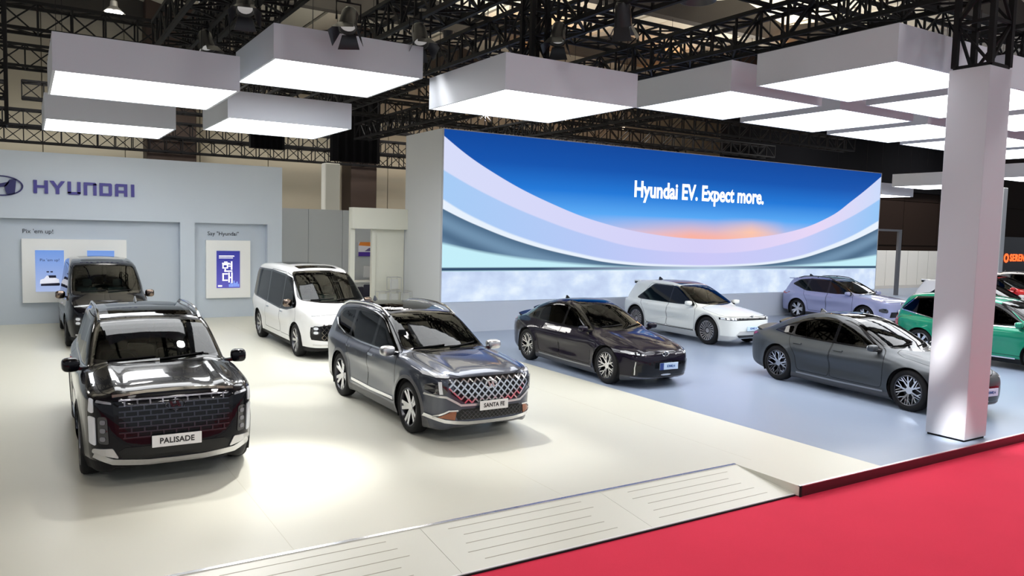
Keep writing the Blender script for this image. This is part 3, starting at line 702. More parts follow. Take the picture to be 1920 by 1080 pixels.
        handles(car, objs, f, (0.0, -0.98), 0.92, ch)
        roof_rails(car, f, -1.95, 0.08, 0.64, 0.64, ch, 0.05, 0.021); fin(car, f, -1.85, pm); wiper(car, f, S, 1.13, -0.60, -0.05)
        put(car, 'sill_strip', f, strip([(0.86, 0.40), (0, 0.385), (-0.84, 0.40)], 0.045), 'y', ch, 0.014, 0.03, 0.1, 0, both=True)
        put(car, 'beltline_strip', f, strip([(0.82, 1.055), (0.3, 1.035), (-0.6, 1.035), (-1.4, 1.07), (-1.85, 1.17), (-2.02, 1.28)], 0.026), 'y', ch, 0.010, 0.02, 0.08, 0, both=True)
    S['details'] = det; return S
# ---------------------------------------------------------------- one-box van
def _staria():
    S = dict(name='van', wide=0.89, wb=3.273, r=0.36, arch=0.405, plan_w=0.9985, H=1.99, belt=1.02, cabz=1.62, tumble=0.17, kb=0.09, kc=0.14, kj=0.12, flare=0.015, crown=0.06, hcrown=0.06,
        wsweep=0.24, rsweep=0.10, dash=1.35, rear_rows=[-0.6, -1.6], wheel='blade8', cabmid=-0.4, concave=(0.5, 0.14, 0.012), seat_mat=mat('pale_grey_leather', (0.30, 0.32, 0.34), 0.5),
        body=[(2.40, 0.20), (2.53, 0.25), (2.585, 0.36), (2.59, 0.55), (2.565, 0.74), (2.50, 0.90), (2.37, 1.02), (2.1, 1.13), (1.8, 1.20), (1.2, 1.08), (-0.8, 0.98), (-2.3, 1.02), (-2.60, 1.02), (-2.665, 0.9), (-2.67, 0.6), (-2.63, 0.36), (-2.45, 0.24), (-1.0, 0.21), (1.0, 0.21)],
        cabin=[(2.25, 1.0), (2.05, 1.12), (1.6, 1.40), (1.18, 1.66), (0.82, 1.84), (0.45, 1.925), (-0.4, 1.965), (-1.5, 1.955), (-2.2, 1.92), (-2.5, 1.82), (-2.58, 1.5), (-2.65, 1.05), (-2.6, 0.8), (-1.0, 0.75), (1.2, 0.75)],
        plan=[(2.59, 0.0), (2.575, 0.40), (2.50, 0.68), (2.36, 0.85), (2.05, 0.95), (1.5, 0.99), (0.5, 1.0), (-1.2, 1.0), (-2.1, 0.985), (-2.45, 0.93), (-2.60, 0.82), (-2.66, 0.4), (-2.67, 0.0)],
        inset=[(0.1, 0.09), (0.24, 0.045), (0.4, 0.012), (0.65, 0.0), (0.85, 0.01), (1.0, 0.03), (1.1, 0.06), (1.2, 0.09)],
        cabw=[(2.2, 0.80), (1.8, 0.90), (1.2, 0.945), (0.3, 0.955), (-1.0, 0.955), (-2.0, 0.94), (-2.6, 0.90)], mirror=(1.30, 0.95, 1.16), mirror_size=(0.075, 0.115, 0.09), mirror_mat=mat('bronze_mirror', (0.22, 0.17, 0.14), 0.15, 1.0))
    S['cuts'] = [door([(1.62, 0.40), (1.64, 0.95), (1.50, 1.12), (0.86, 1.72), (0.45, 1.80), (0.43, 0.40)]), door([(0.41, 0.40), (0.43, 1.80), (-0.85, 1.82), (-0.86, 0.80), (-0.95, 0.40)]),
        dlo([(1.60, 1.08), (0.88, 1.69), (0.4, 1.755), (-0.8, 1.80), (-2.2, 1.78), (-2.46, 1.65), (-2.53, 1.12), (-2.3, 1.05), (-0.8, 0.99), (0.4, 0.95), (1.0, 0.97)]), win([(1.52, 1.10), (0.86, 1.64), (0.50, 1.70), (0.48, 0.98), (1.0, 1.0)]), win([(0.42, 0.98), (0.43, 1.71), (-0.82, 1.76), (-0.82, 1.02)], G_dark), win([(-0.90, 1.02), (-0.90, 1.76), (-2.15, 1.74), (-2.40, 1.62), (-2.47, 1.14), (-2.3, 1.08)], G_dark),
        wscreen(0.83, 1.22, 0.72, 1.82, 0.5, bow=0.05), rscreen(0.74, 1.15, 0.68, 1.72, -2.3), roofglass(0.08, 0.52, 0.52, 1.80), roofglass(-1.55, -0.35, 0.52, 1.80), cladding(0.28, -3, 3, M_matblack())]
    def det(car, f, S, pm, objs):
        gp = [(-0.80, 0.42), (0.80, 0.42), (0.84, 0.55), (0.82, 0.78), (-0.82, 0.78), (-0.84, 0.55)]
        g = put(car, 'grille', f, gp, 'x', M_black(), 0.006, 0.03, 0.07, 1)[0]
        put_many(car, 'grille_net', f, lattice([(-0.62, 0.45), (0.62, 0.45), (0.62, 0.77), (-0.62, 0.77)], 0.11, 0.055, 0.016), 'x', mat('tinted_brass_chrome', (0.30, 0.27, 0.23), 0.2, 1.0), 0.016, 0.02, 0.15, 0, parent=g)
        put(car, 'headlight', f, [(0.64, 0.56), (0.81, 0.56), (0.80, 0.75), (0.64, 0.75)], 'x', M_smoke(), 0.014, 0.03, 0.05, 1, both=True)
        for z in (0.61, 0.70): put(car, 'lamp_projector', f, rect(0.68, 0.77, z-0.03, z+0.03), 'x', M_lamp(), 0.022, 0.02, 0.05, 1, both=True)
        put(car, 'light_bar', f, strip([(-0.80, 0.965), (-0.4, 0.99), (0, 0.995), (0.4, 0.99), (0.80, 0.965)], 0.022), 'x', mat('grey_light_bar', (0.42, 0.43, 0.44), 0.2), 0.010, 0.02, 0.06, 0)
        put(car, 'bumper_strip', f, strip([(-0.78, 0.345), (0, 0.335), (0.78, 0.345)], 0.03), 'x', M_satin(), 0.014, 0.03, 0.08, 0)
        emblem(car, f, 0, 0.86, 0.2)
        handles(car, objs, f, (0.62, -0.62), 0.90, M_chrome(), 0.18)
        wiper(car, f, S, 1.25, -0.62, -0.05)
    S['details'] = det; return S
# ---------------------------------------------------------------- streamlined saloon
def _saloon():
    S = dict(name='saloon', wide=0.89, wb=2.95, r=0.355, arch=0.395, plan_w=0.94, H=1.50, belt=0.93, cabz=1.26, tumble=0.48, kb=0.13, kc=0.14, kj=0.10, flare=0.03, crown=0.05, hcrown=0.12,
        wsweep=0.20, rsweep=0.16, dash=0.70, rear_rows=[-0.75], wheel='flare5', cabmid=-0.6, concave=(0.48, 0.12, 0.03), hoodrib=0.02,
        body=[(2.15, 0.18), (2.29, 0.22), (2.335, 0.34), (2.335, 0.50), (2.30, 0.63), (2.20, 0.72), (1.9, 0.83), (1.45, 0.93), (1.0, 0.985), (0.5, 0.95), (-0.9, 0.93), (-1.8, 0.985), (-2.3, 0.985), (-2.48, 0.96), (-2.52, 0.82), (-2.50, 0.55), (-2.42, 0.33), (-2.25, 0.24), (-1.0, 0.18), (1.0, 0.18)],
        cabin=[(1.30, 0.84), (1.10, 0.96), (0.62, 1.20), (0.20, 1.38), (-0.10, 1.455), (-0.45, 1.485), (-0.9, 1.45), (-1.4, 1.325), (-1.85, 1.16), (-2.15, 1.02), (-2.30, 0.90), (-1.5, 0.7), (0.8, 0.7)],
        plan=[(2.335, 0.0), (2.32, 0.36), (2.24, 0.62), (2.10, 0.78), (1.85, 0.885), (1.4, 0.93), (0.5, 0.94), (-1.2, 0.94), (-1.8, 0.91), (-2.25, 0.80), (-2.44, 0.66), (-2.51, 0.35), (-2.52, 0.0)],
        inset=[(0.1, 0.10), (0.2, 0.06), (0.32, 0.025), (0.5, 0.01), (0.66, 0.0), (0.78, 0.012), (0.90, 0.05), (1.0, 0.10)],
        cabw=[(1.2, 0.73), (0.9, 0.80), (0.3, 0.835), (-0.8, 0.83), (-1.5, 0.76), (-2.2, 0.60)], mirror=(0.80, 0.885, 0.99), mirror_size=(0.08, 0.11, 0.06))
    S['cuts'] = [door([(0.95, 0.30), (0.98, 0.80), (0.92, 0.94), (0.22, 1.33), (-0.16, 1.39), (-0.18, 0.30)]), door([(-0.20, 0.30), (-0.18, 1.39), (-0.95, 1.34), (-1.25, 1.15), (-1.28, 0.92), (-1.02, 0.62), (-0.96, 0.30)]),
        bonnet([(2.26, 0), (2.22, 0.35), (2.05, 0.62), (1.7, 0.72), (1.10, 0.74), (1.02, 0.45), (1.06, 0), (1.02, -0.45), (1.10, -0.74), (1.7, -0.72), (2.05, -0.62), (2.22, -0.35)], 0.68),
        dlo([(0.88, 0.965), (0.25, 1.31), (-0.15, 1.385), (-0.55, 1.395), (-1.06, 1.30), (-1.78, 1.0), (-1.2, 0.945), (0.2, 0.94)]), win([(0.80, 0.985), (0.25, 1.27), (-0.12, 1.345), (-0.13, 0.965)]), win([(-0.20, 0.965), (-0.19, 1.35), (-0.55, 1.36), (-1.02, 1.27), (-1.18, 1.17), (-1.18, 0.975)], G_dark), win([(-1.24, 0.985), (-1.24, 1.145), (-1.70, 1.02)], G_dark, tr=0.015),
        wscreen(0.70, 0.99, 0.56, 1.385, -0.05, bow=0.045), rscreen(0.52, 1.02, 0.52, 1.36, -0.75), roofglass(-0.70, 0.02, 0.50, 1.36), cladding(0.24, -3, 3, mat('dark_sill_plastic', (0.06, 0.06, 0.065), 0.4))]
    def det(car, f, S, pm, objs):
        bk = M_black()
        put(car, 'lower_bumper', f, [(-0.70, 0.235), (0.70, 0.235), (0.76, 0.32), (0.66, 0.52), (-0.66, 0.52), (-0.76, 0.32)], 'x', bk, 0.006, 0.03, 0.06, 1)
        put(car, 'headlight', f, [(0.50, 0.615), (0.86, 0.66), (0.84, 0.71), (0.56, 0.665)], 'x', M_smoke(), 0.008, 0.03, 0.04, 1, both=True)
        for k in range(3): put(car, 'pixel_lamp', f, rect(0.54+k*0.08, 0.59+k*0.08, 0.632+k*0.008, 0.655+k*0.008), 'x', M_lamp(), 0.014, 0.02, 0.05, 0, both=True)
        put(car, 'bumper_fin', f, strip([(0.70, 0.27), (0.71, 0.40), (0.70, 0.52)], 0.014), 'x', M_satin(), 0.012, 0.03, 0.06, 0, both=True)
        put(car, 'bumper_lip', f, strip([(-0.74, 0.225), (-0.4, 0.215), (0, 0.21), (0.4, 0.215), (0.74, 0.225)], 0.026), 'x', M_satin() if S.get('x') else mat('dark_satin_lip', (0.2, 0.2, 0.21), 0.35, 0.8), 0.012, 0.03, 0.06, 0)
        put(car, 'parking_sensor_strip', f, rect(-0.13, 0.13, 0.255, 0.285), 'x', M_satin(), 0.016, 0.02, 0.1, 1)
        plate(car, 2.385, 0.44, '', 0.50, 0.13, mat('pale_blue_plate', (0.55, 0.68, 0.85), 0.35), stripe=mat('deep_blue_band', (0.02, 0.05, 0.22), 0.4))
        p = [o for o in car.children if o.name.startswith('number_plate')][-1]
        me = text_mesh('plate_lettering', 'IONIQ 6', 0.06, 0.002, bold=0.001); me.transform(Matrix(((0, 0, 1, 2.388), (1, 0, 0, 0.05), (0, 1, 0, 0.44), (0, 0, 0, 1)))); link('plate_lettering', me, mat('blue_lettering', (0.03, 0.10, 0.30), 0.5), p)
        emblem(car, f, 0, 0.655, 0.17)
        # twin ducktail spoilers
        mb = MB(); n = 15
        for zc, x0, hw, zz in ((1.0, -2.30, 0.60, 1.02), (1.18, -1.78, 0.50, 1.20)):
            V = []; F = []
            for k in range(n):
                t = -1+2*k/(n-1); y = t*hw; dx = 0.10*t*t; dz = -0.055*t*t
                V += [(x0+dx+0.12, y, zz-0.045+dz), (x0+dx-0.13, y, zz+0.02+dz), (x0+dx-0.14, y, zz-0.0+dz), (x0+dx+0.02, y, zz-0.09+dz)]
            for k in range(n-1):
                for q in range(4): F.append((k*4+q, k*4+(q+1) % 4, k*4+4+(q+1) % 4, k*4+4+q))
            F += [(0, 1, 2, 3), tuple((n-1)*4+q for q in (3, 2, 1, 0))]
            MB().add(V, F).build('tail_spoiler', bk if zc > 1.1 else pm, car, True)
        put(car, 'tail_light', f, strip([(-0.72, 0.86), (0, 0.88), (0.72, 0.86)], 0.05), '-x', mat('red_tail_lens', (0.30, 0.01, 0.015), 0.1, coat=1.0), 0.008, 0.03, 0.06, 0)
        fin(car, f, -1.05, bk); wiper(car, f, S, 1.02, -0.55, -0.02)
        handles(car, objs, f, (0.0, -0.98), 0.82, pm, 0.2, 0.026)
        put(car, 'window_line', f, strip([(0.84, 0.955), (0.2, 0.945), (-0.7, 0.945), (-1.3, 0.955), (-1.75, 1.0)], 0.012), 'y', bk, 0.006, 0.02, 0.08, 0, both=True)
        put(car, 'sill_strip', f, strip([(0.98, 0.255), (0, 0.245), (-0.98, 0.255)], 0.03), 'y', mat('satin_sill', (0.30, 0.30, 0.31), 0.35, 0.9), 0.012, 0.03, 0.1, 0, both=True)
    S['details'] = det; return S
# ---------------------------------------------------------------- angular electric hatchback
def _hatch():
    S = dict(name='hatch', wide=0.89, wb=3.0, r=0.375, arch=0.425, plan_w=0.945, H=1.605, belt=0.98, cabz=1.32, tumble=0.40, kb=0.045, kc=0.09, kj=0.05, flare=0.02, crown=0.05, hcrown=0.09,
        wsweep=0.15, rsweep=0.08, dash=0.75, rear_rows=[-0.7], wheel='turbine', cabmid=-0.6, concave=(0.56, 0.10, 0.03), rim_mat=mat('bronze_machined_alloy', (0.55, 0.50, 0.47), 0.3, 1.0),
        body=[(2.15, 0.20), (2.28, 0.24), (2.33, 0.36), (2.345, 0.55), (2.345, 0.70), (2.30, 0.80), (2.20, 0.845), (1.85, 0.91), (1.4, 0.98), (1.05, 1.02), (0.6, 0.98), (-0.9, 0.97), (-1.9, 1.0), (-2.20, 1.0), (-2.27, 0.92), (-2.29, 0.6), (-2.23, 0.36), (-2.05, 0.26), (-1.0, 0.20), (1.0, 0.20)],
        cabin=[(1.30, 0.88), (1.12, 1.02), (0.68, 1.25), (0.26, 1.45), (-0.05, 1.535), (-0.5, 1.575), (-1.2, 1.565), (-1.75, 1.52), (-1.92, 1.48), (-2.03, 1.30), (-2.18, 1.05), (-2.15, 0.85), (-1.0, 0.75), (0.8, 0.75)],
        plan=[(2.345, 0.0), (2.34, 0.45), (2.29, 0.70), (2.18, 0.83), (1.95, 0.91), (1.5, 0.94), (0.5, 0.945), (-1.2, 0.945), (-1.8, 0.93), (-2.1, 0.87), (-2.24, 0.76), (-2.285, 0.4), (-2.29, 0.0)],
        inset=[(0.1, 0.10), (0.22, 0.05), (0.34, 0.02), (0.5, 0.008), (0.70, 0.0), (0.85, 0.012), (0.97, 0.045), (1.05, 0.08)],
        cabw=[(1.3, 0.75), (0.9, 0.82), (0.3, 0.845), (-1.0, 0.84), (-1.7, 0.81), (-2.2, 0.74)], mirror=(0.84, 0.88, 1.05), mirror_size=(0.08, 0.12, 0.065))
    S['cuts'] = [door([(1.02, 0.34), (1.04, 0.86), (0.98, 0.98), (0.30, 1.42), (-0.10, 1.47), (-0.12, 0.34)]), door([(-0.14, 0.34), (-0.12, 1.47), (-1.10, 1.47), (-1.42, 1.02), (-1.10, 0.66), (-1.02, 0.34)]),
        bonnet([(2.30, 0), (2.28, 0.45), (2.15, 0.80), (1.8, 0.87), (1.15, 0.82), (1.08, 0.45), (1.12, 0), (1.08, -0.45), (1.15, -0.82), (1.8, -0.87), (2.15, -0.80), (2.28, -0.45)], 0.80),
        dlo([(0.92, 1.0), (0.32, 1.40), (-0.05, 1.455), (-0.97, 1.46), (-1.60, 1.005), (-1.42, 0.975), (0.3, 0.975)]), win([(0.84, 1.02), (0.30, 1.36), (-0.08, 1.42), (-0.09, 1.0)]), win([(-0.13, 1.0), (-0.12, 1.425), (-0.95, 1.425), (-1.5, 1.02), (-1.42, 1.0)], G_dark, it=0),
        wscreen(0.74, 1.04, 0.60, 1.46, -0.02), rscreen(0.62, 1.05, 0.58, 1.40, -1.9), roofglass(-1.2, 0.02, 0.52, 1.45), cladding(0.30, -3, 3, mat('silver_cladding', (0.45, 0.46, 0.46), 0.4)), *archtrim(S, 0.045, mat('silver_cladding'))]
    def det(car, f, S, pm, objs):
        bk = M_black()
        g = put(car, 'front_light_panel', f, [(-0.62, 0.715), (0.62, 0.715), (0.62, 0.775), (-0.62, 0.775)], 'x', bk, 0.006, 0.03, 0.06, 0)[0]
        put(car, 'headlight', f, [(0.60, 0.715), (0.90, 0.72), (0.90, 0.775), (0.60, 0.785)], 'x', M_smoke(), 0.008, 0.03, 0.05, 0, both=True)
        for k, y in enumerate((0.64, 0.715, 0.81, 0.87)): put(car, 'pixel_lamp', f, rect(y-0.025, y+0.02, 0.728, 0.77), 'x', M_lamp(), 0.016, 0.02, 0.05, 0, both=True)
        put(car, 'bumper_wedge', f, [(-0.60, 0.33), (0.60, 0.33), (0.48, 0.43), (-0.48, 0.43)], 'x', mat('silver_cladding'), 0.012, 0.03, 0.06, 0)
        put(car, 'lower_intake', f, [(-0.5, 0.26), (0.5, 0.26), (0.56, 0.32), (-0.56, 0.32)], 'x', bk, 0.012, 0.03, 0.06, 0)
        plate(car, 2.38, 0.50, 'IONIQ 5', 0.50, 0.12, mat('pale_blue_plate', (0.55, 0.68, 0.85), 0.35), mat('blue_lettering', (0.03, 0.10, 0.30), 0.5), 0.07)
        emblem(car, f, 0, 0.80, 0.16)
        MB().rbox(-2.0, -1.72, -0.58, 0.58, 1.46, 1.50, 0.012).build('roof_spoiler', pm, car, True); MB().box(-1.99, -1.90, -0.57, 0.57, 1.40, 1.46).build('spoiler_brake_light', bk, car)
        put(car, 'tail_light', f, rect(-0.80, 0.80, 0.86, 0.94), '-x', mat('red_tail_lens', (0.30, 0.01, 0.015), 0.1, coat=1.0), 0.008, 0.03, 0.06, 0)
        put(car, 'sill_gap', f, strip([(1.0, 0.32), (0, 0.315), (-1.0, 0.32)], 0.02), 'y', bk, 0.006, 0.02, 0.1, 0, both=True)
        put(car, 'door_crease', f, strip([(0.75, 0.72), (0.1, 0.60), (-0.9, 0.42)], 0.012), 'y', pm, 0.012, 0.02, 0.06, 0, both=True)
        fin(car, f, -1.35, bk); wiper(car, f, S, 1.06, -0.6, -0.05); handles(car, objs, f, (0.0, -1.05), 0.86, pm, 0.2, 0.024)
    S['details'] = det; return S
# ---------------------------------------------------------------- small crossover
def _cross():
    S = dict(name='crossover', wide=0.9, wb=2.66, r=0.345, arch=0.39, plan_w=0.9125, H=1.60, belt=0.99, cabz=1.34, tumble=0.34, kb=0.06, kc=0.09, kj=0.05, flare=0.035, crown=0.05, hcrown=0.08,
        wsweep=0.15, rsweep=0.10, dash=0.62, rear_rows=[-0.75], wheel='twin5', cabmid=-0.6, concave=(0.56, 0.12, 0.03),
        body=[(2.0, 0.19), (2.12, 0.24), (2.175, 0.38), (2.18, 0.60), (2.17, 0.78), (2.12, 0.88), (2.0, 0.935), (1.7, 0.98), (1.3, 1.03), (0.95, 1.06), (0.5, 1.0), (-0.8, 0.98), (-1.7, 1.03), (-2.05, 1.03), (-2.15, 0.90), (-2.175, 0.6), (-2.12, 0.36), (-1.95, 0.26), (-1.0, 0.20), (1.0, 0.20)],
        cabin=[(1.20, 0.90), (1.0, 1.05), (0.58, 1.28), (0.20, 1.45), (-0.08, 1.515), (-0.55, 1.555), (-1.2, 1.54), (-1.65, 1.49), (-1.82, 1.42), (-1.95, 1.22), (-2.07, 1.02), (-2.0, 0.85), (-1.0, 0.75), (0.8, 0.75)],
        plan=[(2.18, 0.0), (2.17, 0.40), (2.10, 0.66), (1.98, 0.80), (1.75, 0.88), (1.3, 0.91), (0.5, 0.9125), (-1.2, 0.9125), (-1.7, 0.89), (-2.0, 0.82), (-2.12, 0.70), (-2.17, 0.35), (-2.175, 0.0)],
        inset=[(0.1, 0.10), (0.22, 0.055), (0.34, 0.02), (0.5, 0.01), (0.72, 0.0), (0.86, 0.012), (0.97, 0.05), (1.06, 0.09)],
        cabw=[(1.2, 0.73), (0.9, 0.785), (0.3, 0.815), (-0.8, 0.815), (-1.6, 0.785), (-2.1, 0.71)], mirror=(0.74, 0.85, 1.05), mirror_size=(0.08, 0.115, 0.065))
    S['cuts'] = [door([(0.88, 0.34), (0.90, 0.86), (0.86, 0.99), (0.22, 1.44), (-0.12, 1.47), (-0.14, 0.34)]), door([(-0.16, 0.34), (-0.14, 1.47), (-1.0, 1.46), (-1.15, 1.0), (-0.92, 0.66), (-0.86, 0.34)]),
        bonnet([(2.12, 0), (2.10, 0.42), (2.0, 0.70), (1.7, 0.76), (1.02, 0.74), (0.96, 0.45), (0.99, 0), (0.96, -0.45), (1.02, -0.74), (1.7, -0.76), (2.0, -0.70), (2.10, -0.42)], 0.86),
        dlo([(0.82, 1.02), (0.25, 1.41), (-0.05, 1.46), (-1.0, 1.455), (-1.38, 1.41), (-1.70, 1.23), (-1.05, 1.02), (0.2, 0.995)]), win([(0.74, 1.04), (0.24, 1.37), (-0.08, 1.43), (-0.09, 1.02)]), win([(-0.17, 1.02), (-0.16, 1.43), (-0.92, 1.42), (-1.02, 1.04)], G_dark), win([(-1.08, 1.06), (-1.02, 1.40), (-1.35, 1.37), (-1.62, 1.22)], G_dark),
        wscreen(0.71, 1.06, 0.58, 1.45, 0.0), rscreen(0.6, 1.06, 0.54, 1.36, -1.8), roofglass(-1.45, 0.0, 0.55, 1.42), cladding(0.28, -3, 3, mat('matt_arch', (0.03, 0.03, 0.032), 0.5))]
    def det(car, f, S, pm, objs):
        bk = M_black()
        put(car, 'light_bar', f, strip([(-0.72, 0.865), (0, 0.875), (0.72, 0.865)], 0.028), 'x', M_lamp(), 0.012, 0.02, 0.06, 0)
        put(car, 'headlight', f, [(0.66, 0.50), (0.84, 0.52), (0.84, 0.66), (0.68, 0.64)], 'x', M_smoke(), 0.01, 0.03, 0.05, 1, both=True)
        put(car, 'lower_intake', f, [(-0.6, 0.36), (0.6, 0.36), (0.56, 0.54), (-0.56, 0.54)], 'x', bk, 0.008, 0.03, 0.06, 0)
        put(car, 'bumper_skid', f, strip([(-0.7, 0.30), (0, 0.28), (0.7, 0.30)], 0.06), 'x', M_satin(), 0.014, 0.03, 0.06, 0)
        plate(car, 2.21, 0.56, '', 0.5, 0.12); emblem(car, f, 0, 0.80, 0.17)
        put(car, 'tail_light', f, [(0.40, 0.86), (0.84, 0.86), (0.84, 0.93), (0.40, 0.91)], '-x', mat('red_tail_lens', (0.30, 0.01, 0.015), 0.1, coat=1.0), 0.008, 0.03, 0.06, 0, both=True)
        fin(car, f, -1.35, bk); handles(car, objs, f, (-0.0, -0.9), 0.88, pm, 0.18, 0.026); wiper(car, f, S, 1.09, -0.56, -0.02)
        roof_rails(car, f, -1.5, 0.0, 0.60, 0.60, mat('matt_arch'), 0.04, 0.015)
        MB().rbox(-1.95, -1.66, -0.56, 0.56, 1.405, 1.435, 0.01).build('roof_spoiler', pm, car, True)
    S['details'] = det; return S
# ---------------------------------------------------------------- compact people carrier
def _mpv():
    S = dict(name='mpv', wide=0.92, wb=2.78, r=0.34, arch=0.385, plan_w=0.89, H=1.68, belt=0.98, cabz=1.40, tumble=0.26, kb=0.08, kc=0.12, kj=0.07, flare=0.02, crown=0.06, hcrown=0.08,
        wsweep=0.18, rsweep=0.12, dash=0.85, rear_rows=[-0.7, -1.4], wheel='blade8', cabmid=-0.6, concave=(0.5, 0.14, 0.02),
        body=[(2.02, 0.19), (2.15, 0.24), (2.20, 0.38), (2.20, 0.58), (2.15, 0.76), (2.03, 0.88), (1.75, 0.98), (1.35, 1.06), (0.9, 1.04), (-0.8, 0.98), (-1.8, 1.02), (-2.12, 1.02), (-2.23, 0.9), (-2.26, 0.6), (-2.2, 0.36), (-2.0, 0.26), (-1.0, 0.20), (1.0, 0.20)],
        cabin=[(1.75, 0.90), (1.5, 1.02), (1.05, 1.28), (0.66, 1.49), (0.35, 1.59), (-0.3, 1.65), (-1.1, 1.64), (-1.7, 1.58), (-1.95, 1.50), (-2.08, 1.28), (-2.2, 1.02), (-2.1, 0.82), (-1.0, 0.75), (1.0, 0.75)],
        plan=[(2.20, 0.0), (2.18, 0.38), (2.09, 0.62), (1.95, 0.77), (1.7, 0.86), (1.3, 0.885), (0.5, 0.89), (-1.2, 0.89), (-1.75, 0.87), (-2.05, 0.80), (-2.19, 0.68), (-2.25, 0.35), (-2.26, 0.0)],
        inset=[(0.1, 0.10), (0.22, 0.05), (0.34, 0.018), (0.5, 0.006), (0.75, 0.0), (0.88, 0.012), (0.98, 0.05), (1.08, 0.08)],
        cabw=[(1.7, 0.70), (1.3, 0.77), (0.8, 0.81), (-0.8, 0.815), (-1.6, 0.79), (-2.2, 0.72)], mirror=(0.98, 0.84, 1.06), mirror_size=(0.08, 0.115, 0.07))
    S['cuts'] = [door([(1.12, 0.34), (1.14, 0.86), (1.05, 1.02), (0.55, 1.46), (0.08, 1.54), (0.06, 0.34)]), door([(0.04, 0.34), (0.06, 1.54), (-0.92, 1.54), (-1.10, 1.0), (-0.92, 0.68), (-0.86, 0.34)]),
        dlo([(1.06, 1.03), (0.55, 1.46), (0.1, 1.53), (-0.9, 1.55), (-1.64, 1.50), (-2.03, 1.15), (-1.06, 0.975), (0.3, 0.975)]), win([(0.98, 1.05), (0.50, 1.42), (0.12, 1.49), (0.11, 1.0)]), win([(0.03, 1.0), (0.04, 1.50), (-0.88, 1.51), (-0.98, 1.0)], G_dark), win([(-1.06, 1.0), (-0.96, 1.50), (-1.60, 1.46), (-1.95, 1.15)], G_dark),
        wscreen(0.72, 1.08, 0.60, 1.52, 0.4), rscreen(0.62, 1.04, 0.56, 1.42, -1.9), cladding(0.27, -3, 3, M_matblack())]
    def det(car, f, S, pm, objs):
        bk = M_black()
        put(car, 'light_bar', f, strip([(-0.74, 0.84), (0, 0.86), (0.74, 0.84)], 0.026), 'x', M_lamp(), 0.012, 0.02, 0.06, 0)
        put(car, 'grille', f, [(-0.6, 0.36), (0.6, 0.36), (0.62, 0.66), (-0.62, 0.66)], 'x', bk, 0.008, 0.03, 0.06, 1)
        put(car, 'headlight', f, [(0.66, 0.52), (0.80, 0.53), (0.80, 0.68), (0.66, 0.68)], 'x', M_lamp(), 0.012, 0.03, 0.05, 1, both=True)
        plate(car, 2.235, 0.47, '', 0.46, 0.12); emblem(car, f, 0, 0.76, 0.17)
        put(car, 'tail_light', f, [(0.62, 0.60), (0.80, 0.62), (0.78, 1.0), (0.70, 1.0)], '-x', mat('red_tail_lens', (0.30, 0.01, 0.015), 0.1, coat=1.0), 0.008, 0.03, 0.06, 0, both=True)
        fin(car, f, -1.45, bk); handles(car, objs, f, (0.22, -0.78), 0.86, pm, 0.18, 0.026)
        put(car, 'beltline_strip', f, strip([(1.0, 0.985), (0, 0.965), (-0.95, 0.965), (-1.98, 1.13), (-1.62, 1.48)], 0.022), 'y', M_chrome(), 0.012, 0.02, 0.08, 0, both=True)
        put(car, 'sill_strip', f, strip([(0.9, 0.275), (0, 0.265), (-0.9, 0.275)], 0.03), 'y', M_chrome(), 0.012, 0.03, 0.1, 0, both=True)
    S['details'] = det; return S
# ------------------------------------------------------------------ structure: stage, carpet, hall shell
def struct(name, mb, m, parent=None, label=None):
    o = mb.build(name, m, parent); o['kind'] = 'structure'
    if label: o['label'] = label
    return o
STAGE_Y = 5.73; RAMP_Y = 6.71; RAMP_X = 7.67; DIV = 9.32; CZ = -0.13
def floor_mat(name, col, rough, spec=0.5):
    m = mat(name, col, rough, spec=spec, noise=(0.9, 0.02)); return m
M_cream = floor_mat('cream_vinyl_floor', (0.665, 0.655, 0.57), 0.34, 0.42); M_grey = floor_mat('blue_grey_vinyl_floor', (0.265, 0.32, 0.425), 0.30, 0.42)
struct('floor', MB().prism([(-14, RAMP_Y), (RAMP_X, RAMP_Y), (RAMP_X, STAGE_Y), (DIV, STAGE_Y), (DIV, 27.5), (-14, 27.5)], lambda u, v, t: (u, v, t), -0.12, 0.0), M_cream, label='cream vinyl stage floor')
struct('floor', MB().prism([(DIV, STAGE_Y), (70, STAGE_Y), (70, 27.5), (DIV, 27.5)], lambda u, v, t: (u, v, t), -0.12, 0.0), M_grey, label='blue grey vinyl stage floor under the electric cars')
red = mat('red_carpet', (0.72, 0.036, 0.082), 0.9, spec=0.15, noise=(1.2, 0.06), bump=(220, 0.25))
struct('floor', MB().box(-40, 90, 1.2, STAGE_Y+1.2, CZ-0.1, CZ), red, label='red exhibition carpet of the aisle')
hallf = mat('grey_hall_floor', (0.36, 0.36, 0.37), 0.6, noise=(0.7, 0.05))
struct('floor', MB().box(-40, 90, -14, 1.2, CZ-0.1, CZ), hallf, label='grey hall floor'); struct('floor', MB().box(-40, 90, STAGE_Y+1.2, 45, CZ-0.1, CZ-0.001), hallf, label='grey hall floor behind the stage')
fas = mat('dark_gloss_fascia', (0.05, 0.012, 0.016), 0.22)  # gloss black fascia; the carpet's red reflection is put into its base colour
struct('trim_1', MB().box(RAMP_X+0.03, 70, STAGE_Y-0.012, STAGE_Y, CZ, -0.006), fas, label='glossy dark edge fascia of the stage tinted with the reflected carpet red')
struct('trim_2', MB().box(RAMP_X+0.0, 70, STAGE_Y-0.016, STAGE_Y+0.02, -0.006, 0.003), mat('stage_edge_alloy', (0.55, 0.55, 0.56), 0.35, 0.9))
struct('trim_3', MB().box(RAMP_X-0.006, RAMP_X+0.03, STAGE_Y-0.02, STAGE_Y-0.012, CZ, 0.002), M_matblack())
